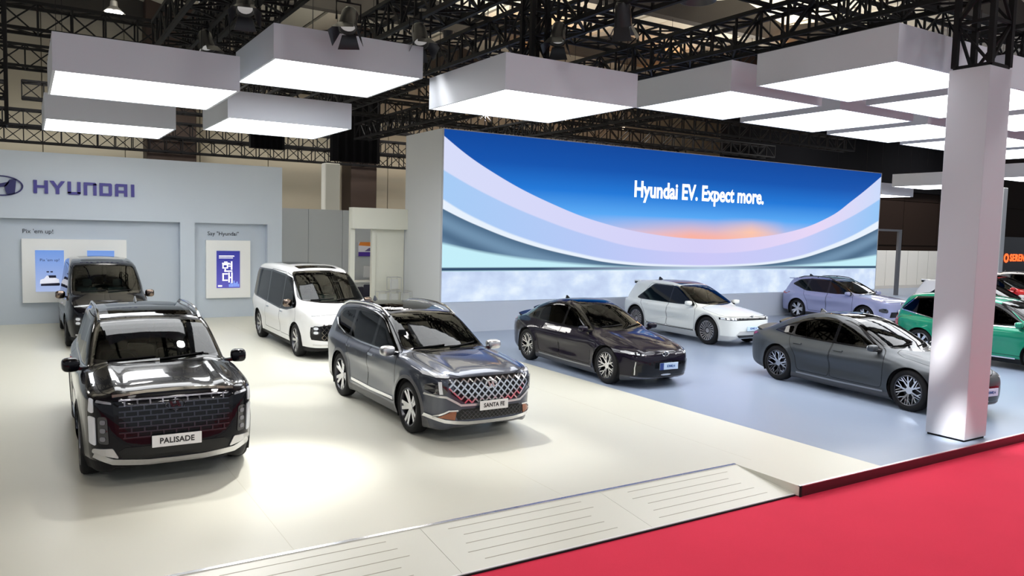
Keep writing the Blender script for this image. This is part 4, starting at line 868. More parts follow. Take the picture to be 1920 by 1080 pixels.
# ramp: boards laid side by side, each with thin anti-slip grooves
rp = empty('stage_ramp', (0, 0, 0)); tag(rp, 'long cream ramp leading up from the red carpet to the stage', 'ramp')
RY0 = 5.80; RZ0 = CZ+0.022; M_ramp = floor_mat('cream_ramp_vinyl', (0.66, 0.655, 0.58), 0.36, 0.42)
def rampz(y): return RZ0+(y-RY0)/(RAMP_Y-RY0)*(-RZ0)
xs = [RAMP_X-2.23*k for k in range(6)]
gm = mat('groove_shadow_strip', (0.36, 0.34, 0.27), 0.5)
for k in range(5):
    x1, x0 = xs[k]-0.002, xs[k+1]+0.002
    b = MB().add([(x0, RY0, RZ0), (x1, RY0, RZ0), (x1, RAMP_Y-0.03, rampz(RAMP_Y-0.03)), (x0, RAMP_Y-0.03, rampz(RAMP_Y-0.03)), (x0, RY0, CZ), (x1, RY0, CZ), (x1, RAMP_Y-0.03, CZ), (x0, RAMP_Y-0.03, CZ)],
        [(0, 1, 2, 3), (7, 6, 5, 4), (0, 4, 5, 1), (1, 5, 6, 2), (2, 6, 7, 3), (3, 7, 4, 0)]).build('ramp_board', M_ramp, rp)
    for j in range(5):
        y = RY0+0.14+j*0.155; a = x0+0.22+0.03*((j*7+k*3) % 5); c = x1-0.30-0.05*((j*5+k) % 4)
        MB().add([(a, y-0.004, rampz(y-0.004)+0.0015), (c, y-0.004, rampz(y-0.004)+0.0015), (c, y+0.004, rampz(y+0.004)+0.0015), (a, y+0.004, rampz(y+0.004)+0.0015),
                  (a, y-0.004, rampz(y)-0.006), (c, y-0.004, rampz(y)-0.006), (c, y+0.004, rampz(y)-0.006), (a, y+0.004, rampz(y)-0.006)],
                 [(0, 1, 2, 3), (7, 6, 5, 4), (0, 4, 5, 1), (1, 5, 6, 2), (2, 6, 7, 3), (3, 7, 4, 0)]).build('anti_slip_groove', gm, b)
MB().box(xs[-1], RAMP_X-0.002, RAMP_Y-0.03, RAMP_Y+0.012, -0.02, 0.005).build('top_edge_strip', mat('polished_edge_strip', (0.8, 0.8, 0.82), 0.18, 1.0), rp)
MB().box(xs[-1], RAMP_X-0.01, RY0-0.02, RY0, CZ, RZ0+0.002).build('bottom_edge_strip', mat('ramp_white_edge', (0.80, 0.80, 0.79), 0.3), rp)
MB().box(xs[-1], RAMP_X-0.01, RY0-0.034, RY0-0.02, CZ, CZ+0.016).build('rubber_edge_strip', M_matblack(), rp)
# seams of the cream floor
for k, x in enumerate((-1.0, 2.0, 5.0, 8.0)):
    struct('trim_%d' % (10+k), MB().box(x-0.003, x+0.003, RAMP_Y+0.02, 24.5, -0.004, 0.0006), mat('floor_seam', (0.58, 0.56, 0.46), 0.5))
# hall walls
M_beige = mat('beige_hall_wall', (0.47, 0.43, 0.33), 0.8); M_brown = mat('dark_brown_hall_wall', (0.020, 0.012, 0.009), 0.8, spec=0.1)
w = struct('wall_back', MB().box(-40, 95, 42.1, 42.5, CZ, 16), mat('hall_wall_joint', (0.16, 0.14, 0.10), 0.9))
pm_ = MB().box(0, 3.36, 0, 0.1, 0, 15.9).mesh('wall_panel')
for k in range(38):
    o = link('wall_panel', pm_, M_beige, w); o.location = (-40+k*3.4, 42.0, CZ)
w = struct('wall_right', MB().box(34, 95, 31.2, 31.5, CZ, 16), M_brown)
pm_ = MB().box(0, 4.16, 0, 0.08, 0, 3.0).mesh('wall_panel')
for i in range(14):
    for j in range(4):
        o = link('wall_panel', pm_, M_brown, w); o.location = (34.5+i*4.2, 31.12, 2.6+j*3.04)
wp = struct('wall_panel_low', MB().box(40, 62, 30.6, 30.9, CZ, 2.22), mat('white_partition', (0.80, 0.80, 0.77), 0.5))
for k in range(16): struct('trim_%d' % (30+k), MB().box(41.2+k*1.25, 41.22+k*1.25, 30.592, 30.6, CZ, 2.22), mat('partition_joint', (0.40, 0.40, 0.38), 0.6), wp)
# folded ceiling
M_ceil = mat('beige_ceiling_panel', (0.58, 0.555, 0.46), 0.85); M_rib = mat('dark_ceiling_rib', (0.05, 0.045, 0.038), 0.8)
ce = struct('ceiling', MB().box(-60, 110, -15, 60, 17.2, 17.5), M_rib)
pa = MB().add([(0, 0, 0), (0, 7.6, 0), (3.0, 7.6, 0.7), (3.0, 0, 0.7), (0, 0, 0.12), (0, 7.6, 0.12), (3.0, 7.6, 0.82), (3.0, 0, 0.82)], [(0, 1, 2, 3), (7, 6, 5, 4), (0, 4, 5, 1), (1, 5, 6, 2), (2, 6, 7, 3), (3, 7, 4, 0)]).mesh('ceiling_panel')
pb = MB().add([(3.04, 0, 0.7), (3.04, 7.6, 0.7), (6.0, 7.6, 0), (6.0, 0, 0), (3.04, 0, 0.82), (3.04, 7.6, 0.82), (6.0, 7.6, 0.12), (6.0, 0, 0.12)], [(0, 1, 2, 3), (7, 6, 5, 4), (0, 4, 5, 1), (1, 5, 6, 2), (2, 6, 7, 3), (3, 7, 4, 0)]).mesh('ceiling_panel')
for i in range(-3, 11):
    for j in range(-1, 7):
        for pmesh in (pa, pb):
            o = link('ceiling_panel', pmesh, M_ceil, ce); o.location = (i*6.2, j*8.0+1.7, 13.0)
for j in range(-1, 7): struct('ceiling_beam', MB().box(-40, 80, j*8.0+1.25, j*8.0+1.75, 12.2, 13.6), M_rib, ce)
# columns of the hall
def column(name, x0, x1, y0, y1, z1, m, label, z0=CZ, cat='column'):
    o = MB().rbox(x0, x1, y0, y1, z0, z1, 0.03, 1).build(name, m); tag(o, label, cat); return o
for nm, x0, x1, lab in (('hall_column', 4.95, 7.15, 'wide dark brown hall column rising behind the blue lettered wall'), ('hall_column', 15.0, 16.5, 'dark brown hall column behind the white square post')):
    e = empty(nm, ((x0+x1)/2, 41.2, CZ)); tag(e, lab, 'column')
    MB().rbox(-(x1-x0)/2, (x1-x0)/2, -0.7, 0.7, 0, 16, 0.03, 1).build('shaft', mat('brown_column_cladding', (0.045, 0.026, 0.018), 0.6), e)
    MB().rbox(-(x1-x0)/2-0.06, (x1-x0)/2+0.06, -0.76, 0.76, 0, 0.5, 0.02, 1).build('base', M_matblack(), e)
column('square_post', 10.06, 10.67, 30, 30.5, 5.38, mat('pale_post', (0.62, 0.62, 0.58), 0.6), 'pale square post standing behind the grey partition', cat='post')
# ------------------------------------------------------------------ booth walls, sign, screens, LED wall
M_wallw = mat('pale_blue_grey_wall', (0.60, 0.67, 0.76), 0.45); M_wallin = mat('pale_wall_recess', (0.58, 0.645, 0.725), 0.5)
WY = 24.72
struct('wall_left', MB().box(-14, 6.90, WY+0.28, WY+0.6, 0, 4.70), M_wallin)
struct('wall_left_header', MB().box(-14, 6.90, WY, WY+0.28, 2.90, 4.70), M_wallw)
struct('wall_left_pier', MB().box(3.90, 4.30, WY, WY+0.28, 0, 2.90), M_wallw)
struct('wall_left_pier', MB().box(6.45, 6.90, WY, WY+0.28, 0, 2.90), M_wallw)
RW = WY+0.28
blue = mat('violet_blue_sign', (0.055, 0.045, 0.30), 0.35)
# raised sign lettering
sg = empty('wall_sign', (0, WY, 0)); tag(sg, 'raised violet blue brand lettering on the pale wall', 'sign')
def F2(u, v, t): return (u, -t, v)
def letter(polys, x, s=1.0):
    mb = MB()
    for p in polys: mb.prism([(x+u, 3.585+v) for u, v in p], F2, 0.004, 0.05)
    mb.build('letter', blue, sg)
H_ = 0.355; t_ = 0.085
R_ = lambda a, b, c, d: [(a, c), (b, c), (b, d), (a, d)]
sx0 = 0.22
letter([R_(0, t_, 0, H_), R_(0.255, 0.34, 0, H_), R_(t_, 0.255, H_*.42, H_*.62)], sx0)
letter([[(0.0, H_), (0.10, H_), (0.185, H_*.62), (0.27, H_), (0.37, H_), (0.23, H_*.42), (0.23, 0), (0.14, 0), (0.14, H_*.42)]], sx0+0.375)
letter([R_(0, t_, 0.03, H_), R_(0.23, 0.315, 0.03, H_), [(0.03, 0), (0.285, 0), (0.315, 0.03), (0.315, 0.075), (0, 0.075), (0, 0.03)]], sx0+0.80)
letter([R_(0, t_, 0, H_), R_(0.23, 0.315, 0, H_-0.03), [(t_, H_-0.075), (0.315, H_-0.075), (0.315, H_-0.03), (0.285, H_), (t_, H_)]], sx0+1.19)
letter([R_(0, t_, 0, H_), [(t_, H_-0.075), (0.315, H_-0.075), (0.315, H_-0.03), (0.285, H_), (t_, H_)], [(t_, 0), (0.285, 0), (0.315, 0.03), (0.315, 0.075), (t_, 0.075)], R_(0.23, 0.315, 0.075, H_-0.075)], sx0+1.575)
letter([R_(0.23, 0.315, 0, H_), [(0, H_-0.03), (0, H_-0.075), (0.23, H_-0.075), (0.23, H_), (0.03, H_)], R_(0, t_, 0, H_-0.075), R_(t_, 0.23, 0.10, 0.17)], sx0+1.965)
letter([R_(0, t_, 0, H_)], sx0+2.375)
ov = MB(); oc = (-0.52, 3.75); ow, oh = 0.51, 0.27
rin = [(oc[0]+ow*math.cos(a), oc[1]+oh*math.sin(a)) for a in np.linspace(0, 2*math.pi, 49)[:-1]]
for k in range(48):
    a, b = rin[k], rin[(k+1) % 48]
    ai = (oc[0]+(a[0]-oc[0])*.92, oc[1]+(a[1]-oc[1])*.88); bi = (oc[0]+(b[0]-oc[0])*.92, oc[1]+(b[1]-oc[1])*.88)
    ov.prism([a, b, bi, ai], F2, 0.004, 0.05)
E_ = lambda u, v: (oc[0]+u*ow, oc[1]+v*oh)
ov.prism([E_(0.30, -0.92), E_(0.62, -0.74), E_(0.70, 0.72), E_(0.40, 0.62), E_(0.16, -0.02), E_(0.2, -0.5)], F2, 0.004, 0.05)
ov.prism([E_(-0.30, 0.92), E_(-0.62, 0.74), E_(-0.70, -0.72), E_(-0.40, -0.62), E_(-0.16, 0.02), E_(-0.2, 0.5)], F2, 0.004, 0.05)
ov.prism([E_(-0.40, -0.30), E_(-0.22, 0.10), E_(0.42, 0.44), E_(0.24, -0.06)], F2, 0.004, 0.05)
ov.build('oval_logo', mat('dark_blue_logo', (0.022, 0.022, 0.13), 0.35), sg)
ltxt = mat('dark_wall_lettering', (0.03, 0.035, 0.05), 0.5)
def wall_text(body, x, y, z, size, m, name, parent=None, depth=0.006, **k):
    me = text_mesh(name, body, size, depth, **k); me.transform(Matrix.Translation((x, y, z)) @ STAND); return link(name, me, m, parent)
o = wall_text("Pix 'em up!", 0.31, RW-0.006, 2.55, 0.165, ltxt, 'wall_lettering'); tag(o, 'dark lettering above the wide white board with two screens', 'lettering')
o = wall_text('Say "Hyundai"', 5.18, RW-0.006, 2.58, 0.165, ltxt, 'wall_lettering'); tag(o, 'dark lettering above the single blue poster screen', 'lettering')
# display boards with screens
M_board = mat('white_board', (0.92, 0.93, 0.92), 0.4)
def screen_mat(name, c0, c1, es):
    m = bpy.data.materials.new(name); m.use_nodes = True; nt = m.node_tree; b = nt.nodes['Principled BSDF']
    tc = nt.nodes.new('ShaderNodeTexCoord'); sp = nt.nodes.new('ShaderNodeSeparateXYZ'); nt.links.new(tc.outputs['Generated'], sp.inputs[0])
    r = nt.nodes.new('ShaderNodeValToRGB'); r.color_ramp.elements[0].color = (*c0, 1); r.color_ramp.elements[1].color = (*c1, 1); nt.links.new(sp.outputs['Z'], r.inputs[0])
    b.inputs['Base Color'].default_value = (0.01, 0.01, 0.01, 1); b.inputs['Roughness'].default_value = 0.25
    nt.links.new(r.outputs[0], b.inputs['Emission Color']); b.inputs['Emission Strength'].default_value = es; return m
bd = empty('display_board', (1.2, RW, 0.6)); tag(bd, 'wide white wall board holding two upright pale blue screens', 'display board')
def boxc(x0, x1, y0, y1, z0, z1, o): return MB().box(x0-o.location.x, x1-o.location.x, y0-o.location.y, y1-o.location.y, z0-o.location.z, z1-o.location.z)
boxc(-0.08, 2.48, RW-0.14, RW, 0.60, 2.35, bd).build('panel', M_board, bd)
sm = screen_mat('pale_blue_screen', (0.50, 0.62, 0.98), (0.20, 0.40, 0.95), 0.75)
navy = mat('screen_ink', (0.01, 0.012, 0.05), 0.4)
for x0 in (0.23, 1.48):
    s = boxc(x0, x0+0.68, RW-0.155, RW-0.14, 0.90, 2.04, bd).build('screen', sm, bd)
    def L(V): return [(v[0]-bd.location.x, v[1]-bd.location.y, v[2]-bd.location.z) for v in V]
    me = text_mesh('screen_lettering', "Pix 'em up!", 0.105, 0.001); me.transform(Matrix.Translation((x0+0.34-bd.location.x, -0.157, 1.77-bd.location.z)) @ STAND); link('screen_lettering', me, navy, s)
    pic = MB()                                                            # flat print of a pale car on the screen
    for poly in ([(0.12, 0.16), (0.56, 0.16), (0.58, 0.21), (0.54, 0.26), (0.13, 0.24)],):
        pic.prism([(x0+u-bd.location.x, 0.90+v-bd.location.z) for u, v in poly], F2, 0.156, 0.158)
    pic.build('screen_shadow_print', navy, s)
    pic = MB().prism([(x0+u-bd.location.x, 0.90+v-bd.location.z) for u, v in [(0.10, 0.22), (0.56, 0.24), (0.55, 0.34), (0.50, 0.36), (0.46, 0.44), (0.26, 0.44), (0.20, 0.36), (0.11, 0.33)]], F2, 0.1565, 0.159); pic.build('screen_car_print', mat('screen_white_print', (0.7, 0.72, 0.8), 0.4, emit=(0.8, 0.82, 0.95), es=0.6), s)
    pic = MB().prism([(x0+u-bd.location.x, 0.90+v-bd.location.z) for u, v in [(0.32, 0.38), (0.49, 0.38), (0.48, 0.45), (0.30, 0.45)]], F2, 0.158, 0.160).build('screen_window_print', navy, s)
    pic = MB()
    for q in range(2): pic.prism([(x0+0.26+q*0.09+u-bd.location.x, 1.43+v-bd.location.z) for u, v in R_(0, 0.06, 0, 0.035)], F2, 0.156, 0.158)
    pic.build('screen_mark', navy, s)
bd = empty('display_board', (5.3, RW, 0.6)); tag(bd, 'narrow white wall board holding one deep blue poster screen', 'display board')
boxc(4.65, 5.96, RW-0.14, RW-0.002, 0.61, 2.38, bd).build('panel', M_board, bd)
s = boxc(4.95, 5.64, RW-0.155, RW-0.14, 0.92, 2.06, bd).build('screen', screen_mat('deep_blue_screen', (0.13, 0.12, 0.55), (0.03, 0.035, 0.33), 0.9), bd)
white_e = mat('screen_white_text', (0.8, 0.8, 0.8), 0.4, emit=(1, 1, 1), es=0.9)
def pxbox(mb, u0, u1, v0, v1): mb.prism([(4.95+u-5.3, 0.92+v-0.6) for u, v in R_(u0, u1, v0, v1)], F2, 0.156, 0.159)
g1 = MB()
for a in ((0.16, 0.38, 0.74, 0.775), (0.22, 0.32, 0.785, 0.81), (0.17, 0.205, 0.61, 0.73), (0.30, 0.335, 0.61, 0.73), (0.17, 0.335, 0.60, 0.632), (0.17, 0.335, 0.705, 0.735), (0.42, 0.462, 0.56, 0.82), (0.35, 0.42, 0.655, 0.685), (0.35, 0.42, 0.72, 0.75), (0.23, 0.272, 0.50, 0.585), (0.23, 0.462, 0.50, 0.535),
          (0.17, 0.21, 0.22, 0.45), (0.17, 0.33, 0.415, 0.45), (0.17, 0.33, 0.22, 0.255), (0.345, 0.385, 0.17, 0.47), (0.43, 0.47, 0.15, 0.48), (0.385, 0.43, 0.305, 0.34)): pxbox(g1, *a)
g1.build('poster_characters', white_e, s)
for a in ((0.07, 0.52, 0.965, 0.995), (0.07, 0.48, 0.915, 0.935), (0.04, 0.16, 0.04, 0.085)):
    g2 = MB(); pxbox(g2, *a); g2.build('poster_small_print', white_e, s)
g3 = MB()
for k, hgt in enumerate((0.08, 0.14, 0.10, 0.19, 0.12, 0.16, 0.09)): pxbox(g3, 0.36+k*0.045, 0.395+k*0.045, 0.03, 0.03+hgt)
g3.build('poster_skyline', mat('poster_blue_print', (0.2, 0.3, 0.7), 0.5, emit=(0.2, 0.32, 0.85), es=0.7), s)
# grey partition with joints and cream portal
gw = struct('wall_partition', MB().box(6.9, 12.5, 26.05, 26.3, 0, 3.46), mat('grey_partition_core', (0.34, 0.36, 0.38), 0.6))
pm_ = MB().box(0.006, 1.194, 0, 0.05, 0.0, 3.46).mesh('partition_panel')
for k in range(4):
    o = link('partition_panel', pm_, mat('grey_partition', (0.46, 0.49, 0.52), 0.55), gw); o.location = (6.95+k*1.2, 26.0, 0)
struct('baseboard_partition', MB().box(6.9, 12.5, 25.97, 26.0, 0, 0.12), mat('pale_base', (0.62, 0.62, 0.6), 0.5))
M_creamw = mat('cream_portal', (0.72, 0.72, 0.63), 0.5)
PY = 21.62
struct('wall_portal', MB().box(8.0, 9.72, PY-0.22, PY+0.10, 2.85, 3.46), M_creamw); struct('wall_portal_post', MB().box(8.0, 8.14, PY-0.04, PY+0.10, 0, 2.85), M_creamw)
struct('wall_portal_side', MB().box(8.78, 9.72, PY+0.03, PY+0.10, 0, 2.85), M_creamw); struct('wall_portal_post', MB().box(8.67, 8.78, PY-0.04, PY+0.10, 0, 2.85), M_creamw)
# poster behind the portal
po = empty('wall_poster', (10.2, 25.98, 1.85)); tag(po, 'small orange white and purple poster seen through the cream portal', 'poster')
MB().box(-0.28, 0.42, -0.03, 0, 0.02, 0.52).build('poster_sheet', mat('poster_white', (0.75, 0.75, 0.85), 0.5), po); MB().prism([(-0.28, 0.40), (0.42, 0.36), (0.42, 0.52), (-0.22, 0.52)], F2, 0.03, 0.035).build('orange_band', mat('poster_orange', (0.80, 0.25, 0.03), 0.5), po)
MB().box(-0.28, 0.42, -0.035, -0.03, 0.02, 0.17).build('purple_band', mat('poster_purple', (0.06, 0.02, 0.30), 0.5), po); MB().prism([(-0.05, 0.2), (0.3, 0.2), (0.36, 0.28), (0.12, 0.32)], F2, 0.03, 0.034).build('car_print', mat('poster_car', (0.12, 0.10, 0.25), 0.5), po)
# two dark chairs and a desk behind the portal
def small_chair(x, y, rz, label):
    c = empty('lounge_chair', (x, y, 0), rz); tag(c, label, 'chair', 'chairs behind the portal')
    dk = mat('black_chair_fabric', (0.012, 0.012, 0.03), 0.7); wd = mat('pale_wood', (0.50, 0.36, 0.20), 0.5)
    MB().rbox(-0.26, 0.26, -0.26, 0.26, 0.40, 0.52, 0.04).build('seat', dk, c, True); MB().rbox(-0.26, 0.26, 0.18, 0.28, 0.48, 0.98, 0.04).build('backrest', dk, c, True)
    for sx in (-1, 1):
        for sy in (-1, 1): MB().tube([(sx*0.17, sy*0.17, 0.42), (sx*0.24, sy*0.24, 0)], [0.022, 0.015], 8).build('leg', wd, c)
small_chair(9.05, 23.4, 0.3, 'dark lounge chair with pale wooden legs nearest the van, seen through the cream portal'); small_chair(9.75, 24.3, -0.4, 'dark lounge chair with pale wooden legs set further back behind the cream portal')
dkd = empty('reception_desk', (10.2, 25.5, 0)); tag(dkd, 'pale desk with a small monitor behind the lounge chairs', 'desk')
MB().rbox(-1.0, 1.0, -0.3, 0.3, 0.98, 1.05, 0.01, 1).build('desk_top', mat('white_laminate', (0.72, 0.72, 0.70), 0.4), dkd); MB().box(-0.95, 0.95, -0.25, 0.25, 0, 0.98).build('desk_body', mat('pale_laminate', (0.55, 0.56, 0.55), 0.5), dkd)
MB().rbox(-0.28, 0.28, -0.06, -0.02, 1.15, 1.55, 0.01, 1).build('monitor', mat('pale_monitor', (0.55, 0.56, 0.58), 0.4), dkd); MB().box(-0.05, 0.05, -0.05, -0.02, 1.05, 1.15).build('monitor_stand', M_satin(), dkd)
# acrylic brochure stand: a pyramid of clear cube boxes
bs = empty('brochure_stand', (9.2, 21.15, 0)); tag(bs, 'pyramid of thin wire cube boxes standing before the cream wall', 'brochure stand')
wm = mat('pale_wire', (0.45, 0.45, 0.44), 0.4)
for (cx, cz) in ((-0.36, 0), (0.0, 0), (0.36, 0), (-0.36, 0.42), (0.0, 0.42), (0.36, 0.42), (0.0, 0.84)):
    mb = MB(); a = 0.16
    for i in (-1, 1):
        for j in (-1, 1):
            mb.bar((cx-a, i*a, cz+0.42+j*0.19), (cx+a, i*a, cz+0.42+j*0.19), 0.014); mb.bar((cx+i*a, -a, cz+0.42+j*0.19), (cx+i*a, a, cz+0.42+j*0.19), 0.014); mb.bar((cx+i*a, j*a, cz+0.23), (cx+i*a, j*a, cz+0.61), 0.014)
    mb.build('wire_box', wm, bs)
    MB().box(cx-a*0.8, cx+a*0.8, -0.01, 0.01, cz+0.26, cz+0.55).build('leaflet', mat('leaflet_paper', (0.62, 0.63, 0.60), 0.6), bs)
for i in (-1, 1):
    for j in (-1, 1): MB().bar((i*0.5, j*0.15, 0), (i*0.5, j*0.15, 0.24), 0.02).build('leg', wm, bs)
# LED wall
LX0, LX1, LY = 9.72, 29.86, 19.2
M_ledside = mat('led_wall_side', (0.58, 0.60, 0.62), 0.5)
struct('wall_led', MB().box(LX0, LX1, LY+0.02, 21.6, 0, 5.65), M_ledside); struct('wall_led_plinth', MB().box(LX0, LX1, LY-0.03, LY+0.02, 0, 0.84), mat('led_plinth', (0.52, 0.57, 0.66), 0.4))
def led_material():
    m = bpy.data.materials.new('led_picture'); m.use_nodes = True; nt = m.node_tree; N = nt.nodes; b = N['Principled BSDF']
    tc = N.new('ShaderNodeTexCoord'); sp = N.new('ShaderNodeSeparateXYZ'); nt.links.new(tc.outputs['Generated'], sp.inputs[0]); U, Vv = sp.outputs['X'], sp.outputs['Z']
    def math_(op, a, c=None, clamp=False):
        n = N.new('ShaderNodeMath'); n.operation = op; n.use_clamp = clamp
        for i, q in enumerate((a, c)):
            if q is None: continue
            if isinstance(q, (int, float)): n.inputs[i].default_value = q
            else: nt.links.new(q, n.inputs[i])
        return n.outputs[0]
    def curve(pts):
        n = N.new('ShaderNodeFloatCurve'); c = n.mapping.curves[0]
        while len(c.points) > 2: c.points.remove(c.points[1])
        c.points[0].location = pts[0]; c.points[1].location = pts[-1]
        for p in pts[1:-1]: c.points.new(*p)
        n.mapping.update(); nt.links.new(U, n.inputs['Value']); return n.outputs[0]
    def below(cv, soft=0.004): return math_('DIVIDE', math_('SUBTRACT', cv, Vv), soft, True)      # 1 below the curve
    def ramp(fac, stops):
        n = N.new('ShaderNodeValToRGB'); e = n.color_ramp.elements
        e[0].position, e[0].color = stops[0][0], (*stops[0][1], 1); e[1].position, e[1].color = stops[-1][0], (*stops[-1][1], 1)
        for p, c in stops[1:-1]: q = e.new(p); q.color = (*c, 1)
        nt.links.new(fac, n.inputs[0]); return n.outputs[0]
    def mix(f, a, c):
        n = N.new('ShaderNodeMix'); n.data_type = 'RGBA'
        if isinstance(f, (int, float)): n.inputs[0].default_value = f
        else: nt.links.new(f, n.inputs[0])
        for i, q in ((6, a), (7, c)):
            if isinstance(q, tuple): n.inputs[i].default_value = (*q, 1)
            else: nt.links.new(q, n.inputs[i])
        return n.outputs[2]
    B1 = curve([(0.0, 0.962), (0.074, 0.783), (0.184, 0.602), (0.28, 0.495), (0.384, 0.43), (0.499, 0.404), (0.611, 0.421), (0.726, 0.478), (0.834, 0.6), (0.909, 0.755), (1.0, 0.975)])
    B2 = curve([(0.0, 0.771), (0.075, 0.635), (0.162, 0.513), (0.256, 0.412), (0.359, 0.335), (0.471, 0.309), (0.593, 0.317), (0.692, 0.369), (0.836, 0.519), (1.0, 0.785)])
    B3w = curve([(0.0, 0.605), (0.056, 0.495), (0.141, 0.38), (0.233, 0.298), (0.313, 0.25), (0.443, 0.222), (0.56, 0.222), (0.709, 0.262), (0.839, 0.372), (1.0, 0.60)])
    B3 = curve([(0.0, 0.547), (0.056, 0.455), (0.141, 0.349), (0.233, 0.273), (0.313, 0.228), (0.443, 0.205), (0.56, 0.205), (0.709, 0.238), (0.839, 0.335), (1.0, 0.53)])
    B4 = curve([(0.0, 0.355), (0.098, 0.286), (0.234, 0.233), (0.334, 0.212), (0.5, 0.205), (0.695, 0.212), (0.841, 0.243), (1.0, 0.308)])
    # sky: depends on height above the band and on the distance from the sun
    du = math_('SUBTRACT', U, 0.62); sun = math_('POWER', math_('SUBTRACT', 1.0, math_('MULTIPLY', math_('ABSOLUTE', du), 2.6), True), 2.0)
    hv = math_('SUBTRACT', Vv, 0.42)
    sky = ramp(hv, [(0.0, (0.62, 0.60, 0.85)), (0.05, (0.28, 0.52, 0.95)), (0.13, (0.10, 0.40, 0.92)), (0.27, (0.015, 0.19, 0.68)), (0.42, (0.006, 0.09, 0.43)), (0.58, (0.005, 0.065, 0.34))])
    glow = math_('MULTIPLY', math_('SUBTRACT', 1.0, math_('MULTIPLY', hv, 7.5), True), math_('ADD', math_('MULTIPLY', math_('SUBTRACT', 1.0, math_('MULTIPLY', math_('ABSOLUTE', math_('SUBTRACT', U, 0.47)), 4.0), True), 0.8), math_('MULTIPLY', sun, 0.5), True), True)
    col = mix(glow, sky, (0.95, 0.45, 0.36))
    sp2 = math_('MULTIPLY', math_('SUBTRACT', 1.0, math_('MULTIPLY', math_('ABSOLUTE', du), 11.0), True), math_('SUBTRACT', 1.0, math_('MULTIPLY', math_('ABSOLUTE', math_('SUBTRACT', Vv, 0.46)), 9.0), True), True)
    col = mix(math_('MULTIPLY', sp2, 0.9, True), col, (1.0, 0.58, 0.40))
    band = ramp(U, [(0.0, (0.68, 0.72, 0.95)), (0.5, (0.66, 0.62, 0.93)), (0.8, (0.80, 0.68, 0.92)), (1.0, (0.60, 0.70, 0.95))])
    col = mix(below(B1), col, band)
    band2 = ramp(U, [(0.0, (0.38, 0.60, 0.92)), (0.25, (0.47, 0.58, 0.92)), (0.5, (0.60, 0.58, 0.93)), (0.75, (0.55, 0.60, 0.93)), (1.0, (0.30, 0.56, 0.92))])
    col = mix(below(B2, 0.01), col, band2); col = mix(below(B3w, 0.012), col, (0.80, 0.88, 0.98))
    wv = N.new('ShaderNodeTexWave'); wv.inputs['Scale'].default_value = 1.0; wv.inputs['Distortion'].default_value = 1.5
    cm = N.new('ShaderNodeCombineXYZ'); nt.links.new(math_('MULTIPLY', math_('SUBTRACT', B3, Vv), 2.2), cm.inputs[0]); nt.links.new(wv.outputs['Fac'], N.new('ShaderNodeMath').inputs[0]); nt.links.new(cm.outputs[0], wv.inputs['Vector'])
    road = mix(wv.outputs['Fac'], (0.075, 0.15, 0.25), (0.16, 0.28, 0.42)); col = mix(below(B3, 0.006), col, road)
    col = mix(below(B4, 0.02), col, (0.55, 0.86, 0.95))
    mid_ = math_('SUBTRACT', 1.0, math_('MULTIPLY', math_('ABSOLUTE', math_('SUBTRACT', U, 0.5)), 3.0), True)
    ln = math_('SUBTRACT', 1.0, math_('MULTIPLY', math_('ABSOLUTE', math_('SUBTRACT', Vv, 0.193)), 70.0), True)
    col = mix(math_('MULTIPLY', ln, 1.6, True), col, mix(mid_, (0.03, 0.07, 0.14), (0.45, 0.55, 0.72)))
    nz = N.new('ShaderNodeTexNoise'); nz.inputs['Scale'].default_value = 3.0; nz.inputs['Detail'].default_value = 6
    mp = N.new('ShaderNodeMapping'); mp.inputs['Scale'].default_value = (9, 1, 3); nt.links.new(tc.outputs['Generated'], mp.inputs[0]); nt.links.new(mp.outputs[0], nz.inputs['Vector'])
    ice = ramp(nz.outputs['Fac'], [(0.3, (0.52, 0.62, 0.85)), (0.5, (0.62, 0.74, 0.95)), (0.7, (0.80, 0.90, 1.0))])
    col = mix(math_('DIVIDE', math_('SUBTRACT', 0.182, Vv), 0.004, True), col, ice)
    b.inputs['Base Color'].default_value = (0.003, 0.003, 0.004, 1); b.inputs['Roughness'].default_value = 0.5; b.inputs['Specular IOR Level'].default_value = 0.05
    nt.links.new(col, b.inputs['Emission Color']); b.inputs['Emission Strength'].default_value = 1.0
    return m
sc = empty('led_screen', ((LX0+LX1)/2, LY, 0.86)); tag(sc, 'huge glowing screen with a curved road under a deep blue sky', 'screen')
hw_ = (LX1-LX0)/2
MB().box(-hw_+0.03, hw_-0.03, -0.03, 0.02, 0.01, 4.77).build('picture', led_material(), sc)
fr = MB(); fr.box(-hw_, -hw_+0.03, -0.035, 0.02, 0, 4.79); fr.box(hw_-0.03, hw_, -0.035, 0.02, 0, 4.79); fr.box(-hw_+0.03, hw_-0.03, -0.035, 0.02, 4.77, 4.79); fr.build('screen_frame', mat('screen_frame_grey', (0.45, 0.47, 0.5), 0.4), sc)
me = text_mesh('screen_lettering', 'Hyundai EV. Expect more.', 0.72, 0.004, bold=0.02)
bb = [v.co.x for v in me.vertices]; me.transform(Matrix.Diagonal((6.15/(max(bb)-min(bb)), 1, 1, 1)))
me.transform(Matrix.Translation((19.68-(LX0+LX1)/2, -0.036, 4.32-0.86)) @ STAND); link('screen_lettering', me, mat('led_white_text', (0.9, 0.9, 0.9), 0.5, emit=(1, 1, 1), es=0.95), sc)
# white square pillar on the stage front
pl = empty('stage_pillar', (11.83, 6.14, 0)); tag(pl, 'tall white square pillar at the stage edge by the red carpet', 'pillar')
MB().rbox(-0.30, 0.30, -0.28, 0.30, 0.03, 5.41, 0.006, 1).build('cladding', mat('white_pillar', (0.49, 0.50, 0.55), 0.5), pl)
MB().box(-0.28, 0.28, -0.26, 0.28, 0, 0.03).build('shadow_base', M_matblack(), pl)
